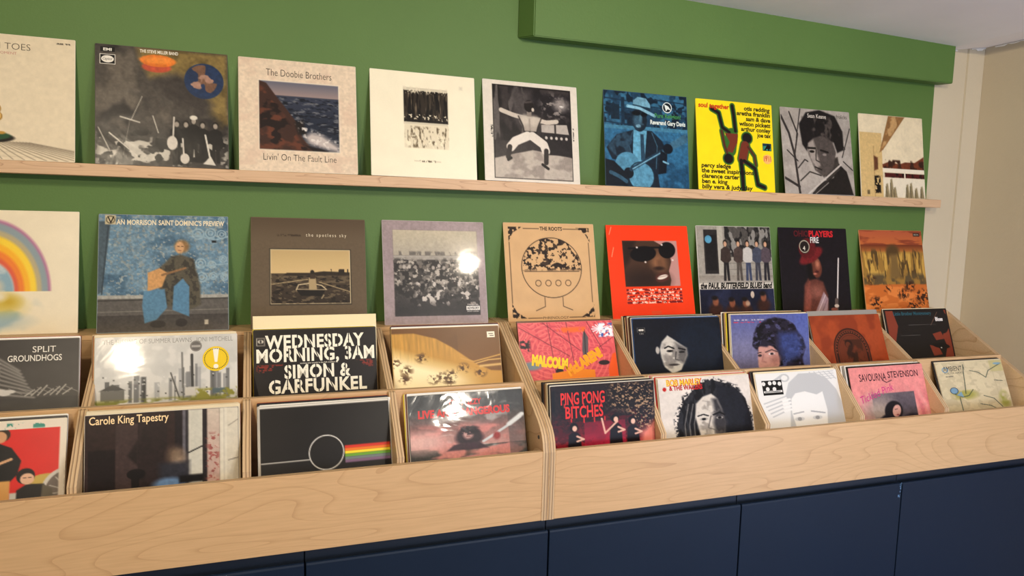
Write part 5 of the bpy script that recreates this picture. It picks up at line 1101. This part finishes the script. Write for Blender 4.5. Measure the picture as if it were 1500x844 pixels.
INFO = {
 'A1': ('cream record cover with gold ornament on a green dish, cut by the left photo edge', 'matte', CREAM),
 'A2': ('record with smoky dark cover, blue globe and orange oval, in clear plastic on the shelf', 'plastic', (90, 84, 78)),
 'A3': ('cream record cover with square sea and cliff picture between two lines of dark lettering', 'matte', CREAM),
 'A4': ('plain off-white record cover with small black woodland picture above pale sketch', 'satin', (240, 234, 214)),
 'A5': ('white-bordered black and white photo record cover of person with outstretched arms', 'satin', WHITE),
 'A6': ('blue-tinted record cover of a hatted person in dark glasses playing guitar', 'satin', (70, 90, 100)),
 'A7': ('bright yellow record cover with two dancers and black lists of names', 'satin', (236, 214, 60)),
 'A8': ('grey photo record cover of dark-haired person with fiddle before bare branches', 'satin', (180, 172, 164)),
 'A9': ('pale cream painted landscape record cover at right end of the shelf', 'satin', CREAM),
 'B1': ('cream record cover with rainbow arc, cut by the left photo edge, above the bins', 'satin', CREAM),
 'B2': ('blue-grey record cover with seated guitar player and long white title', 'matte', (150, 160, 160)),
 'B3': ('brown-grey record cover with sepia rowing boat picture', 'matte', (112, 97, 78)),
 'B4': ('glossy mauve-bordered record cover with black and white crowd picture', 'gloss', (200, 190, 190)),
 'B5': ('tan record cover with large black inked motif and ornate corners', 'matte', (222, 194, 154)),
 'B6': ('bright orange-red record cover with picture of dark glasses', 'satin', (240, 96, 50)),
 'B7': ('record cover of five people standing by a wall above a dark blue panel', 'satin', WHITE),
 'B8': ('near-black record cover of a person in a red helmet beside a white nozzle', 'satin', (40, 34, 42)),
 'B9': ('orange and ochre desert painting record cover nearest the beige wall', 'satin', (206, 150, 96)),
 'R1': ('dark grey record cover with pale wisps and white lettering, front of its upper bin', 'satin', (150, 144, 136)),
 'R2': ('shiny silver-white skyline record cover with round yellow sticker', 'gloss', (214, 210, 202)),
 'R3': ('black record cover filled with big white stencil capitals', 'satin', (60, 54, 50)),
 'R4': ('golden brown record cover with sweeping curve and small white price sticker', 'satin', (196, 160, 96)),
 'R5': ('pink maze-patterned record cover with slanting yellow letters', 'satin', (220, 120, 120)),
 'R6': ('near-black record cover with pale face emerging from the dark', 'satin', (40, 42, 54)),
 'R7': ('violet-blue record cover of a person with dark curly hair', 'satin', (226, 222, 214)),
 'R8': ('rust-brown record cover with dark arch-shaped relief', 'matte', (160, 84, 52)),
 'R9': ('black record cover with rust-red shapes and small white word, upper bin by beige wall', 'satin', (60, 50, 48)),
 'F1': ('red record cover of two people, cut by the left photo edge in the lower bin', 'satin', CREAM),
 'F2': ('dark room and bright window record cover with cream title, lower bin', 'satin', (214, 206, 190)),
 'F3': ('black record cover with thin white line and rainbow stripes at its right edge', 'satin', (226, 220, 208)),
 'F4': ('shiny grey-to-pink record cover with red stencilled title', 'plastic', (90, 88, 86)),
 'F5': ('black and red record cover with dripping red letters and three figures', 'satin', (60, 44, 44)),
 'F6': ('black and white portrait record cover with long dark locks, yellow and red title', 'satin', (226, 218, 208)),
 'F7': ('very pale grey portrait record cover with black stamp at top left', 'satin', WHITE),
 'F8': ('pink curtain record cover with dark lettering and small portrait picture', 'satin', (214, 140, 140)),
 'F9': ('cream map-like record cover with green and blue squiggles, rightmost lower bin', 'satin', (214, 200, 168))}
for k, (x, y, z, t, yw, rl) in WALL.items():
    lab, mt, bd = INFO[k]
    record((x, y-0.0036/math.cos(math.radians(t)), z, t, yw, rl), ARTS[k], lab, G[k[0]], mt, bd)
for k, q in BINS.items():
    lab, mt, bd = INFO[k]
    record(q, ARTS[k], lab, G[k[0]], mt, bd)

# ---------------------------------------------------------------- sleeves filed behind the front records
BE = {'R1': 'grey wispy cover', 'R2': 'silver skyline cover', 'R3': 'black stencil-capitals cover', 'R4': 'golden curve cover', 'R5': 'pink maze cover', 'R6': 'near-black pale-face cover', 'R7': 'violet-blue curly-hair cover', 'R8': 'rust-brown arch cover', 'R9': 'black and rust cover',
      'F1': 'red cover of two people', 'F2': 'dark room and window cover', 'F3': 'black rainbow-striped cover', 'F4': 'grey-to-pink cover', 'F5': 'black and red dripping-letters cover', 'F6': 'black and white portrait cover', 'F7': 'pale grey portrait cover', 'F8': 'pink curtain cover', 'F9': 'cream map-like cover'}
CL = {'cream': (230, 214, 180), 'white': (234, 230, 222), 'red': (186, 56, 46), 'black': (34, 30, 30), 'orange': (222, 140, 70), 'yellow': (240, 218, 70), 'tan': (196, 164, 120), 'brown': (112, 78, 56), 'grey': (150, 144, 136), 'maroon': (96, 36, 42), 'blue': (60, 96, 150), 'teal': (70, 130, 124), 'pink': (214, 130, 140), 'charcoal': (66, 62, 60)}
STACK = {'R1': ['white', 'red', 'black'], 'R2': ['cream', 'orange', 'brown', 'tan'], 'R3': ['charcoal', 'yellow', 'white'], 'R4': ['white', 'black', 'maroon'], 'R5': ['brown'],
         'R6': ['blue', 'white', 'charcoal', 'brown', 'cream', 'maroon', 'tan', 'black', 'cream', 'tan'], 'R7': ['cream', 'black', 'yellow', 'tan', 'charcoal', 'white'], 'R8': ['grey'], 'R9': ['cream', 'black'],
         'F1': ['charcoal', 'white', 'cream'], 'F2': ['cream', 'teal', 'maroon', 'cream'], 'F3': ['white', 'black', 'red'], 'F4': ['white', 'maroon', 'cream', 'yellow'],
         'F5': ['white', 'black', 'cream', 'tan', 'brown', 'charcoal', 'black'], 'F6': ['cream', 'red', 'white', 'tan', 'pink', 'cream'], 'F7': ['cream', 'black', 'charcoal', 'maroon'], 'F8': ['black', 'white', 'grey', 'white'], 'F9': ['cream', 'charcoal', 'black']}
ORD = ['first', 'second', 'third', 'fourth', 'fifth', 'sixth', 'seventh', 'eighth', 'ninth', 'tenth']
rng = random.Random(11)
for k, cs in STACK.items():
    x, y, z, t, yw, rl = BINS[k]
    ct = math.cos(math.radians(t))
    ytop = y + S*math.sin(math.radians(t))
    lim = -0.119 if k[0] == 'R' else -0.339
    n = len(cs) + (1 if k == 'R3' else 0)
    gap = min(0.0050, (lim-ytop)/(n+0.6)*ct)
    gap = max(gap, 0.0027)
    for i, c in enumerate(cs):
        h = S + 0.001 + 0.005*rng.random()
        if k == 'R8': h = S + 0.016
        jx = (-0.0045*rng.random() if x > 0.7 else 0.008*(rng.random()-0.5))
        if k in ('R6', 'R7', 'F5', 'F6', 'F7', 'F8'): jx = -0.0125*(i+1)/n
        if k in ('F4', 'R2'): jx = -0.003*(i+1)*0.8
        o = sleeve_mesh('record', S, h, gap*0.84, tuple(np.clip(np.array(CL[c])*(0.94+0.1*rng.random()), 0, 255)), M['satin'], None)
        o.matrix_world = cover_matrix((x+jx, y+(gap*(i+0.84))/ct, z, t, yw, rl*0.5))
        o['label'] = f'{c} record sleeve filed {ORD[i]} behind the {BE[k]}, only its edges showing'
        o['category'] = 'record'
        o['group'] = 'record sleeves filed behind the front covers'
i = 3
x, y, z, t, yw, rl = BINS['R3']
o = sleeve_mesh('divider_card', S+0.006, S+0.034, 0.0022, (240, 222, 178), M['matte'], None, radius=0.001)
o.matrix_world = cover_matrix((x+0.001, y+0.019/math.cos(math.radians(t)), z, t, yw, 0))
o['label'] = 'tall plain cream divider card standing behind the black stencil-capitals cover'
o['category'] = 'divider card'
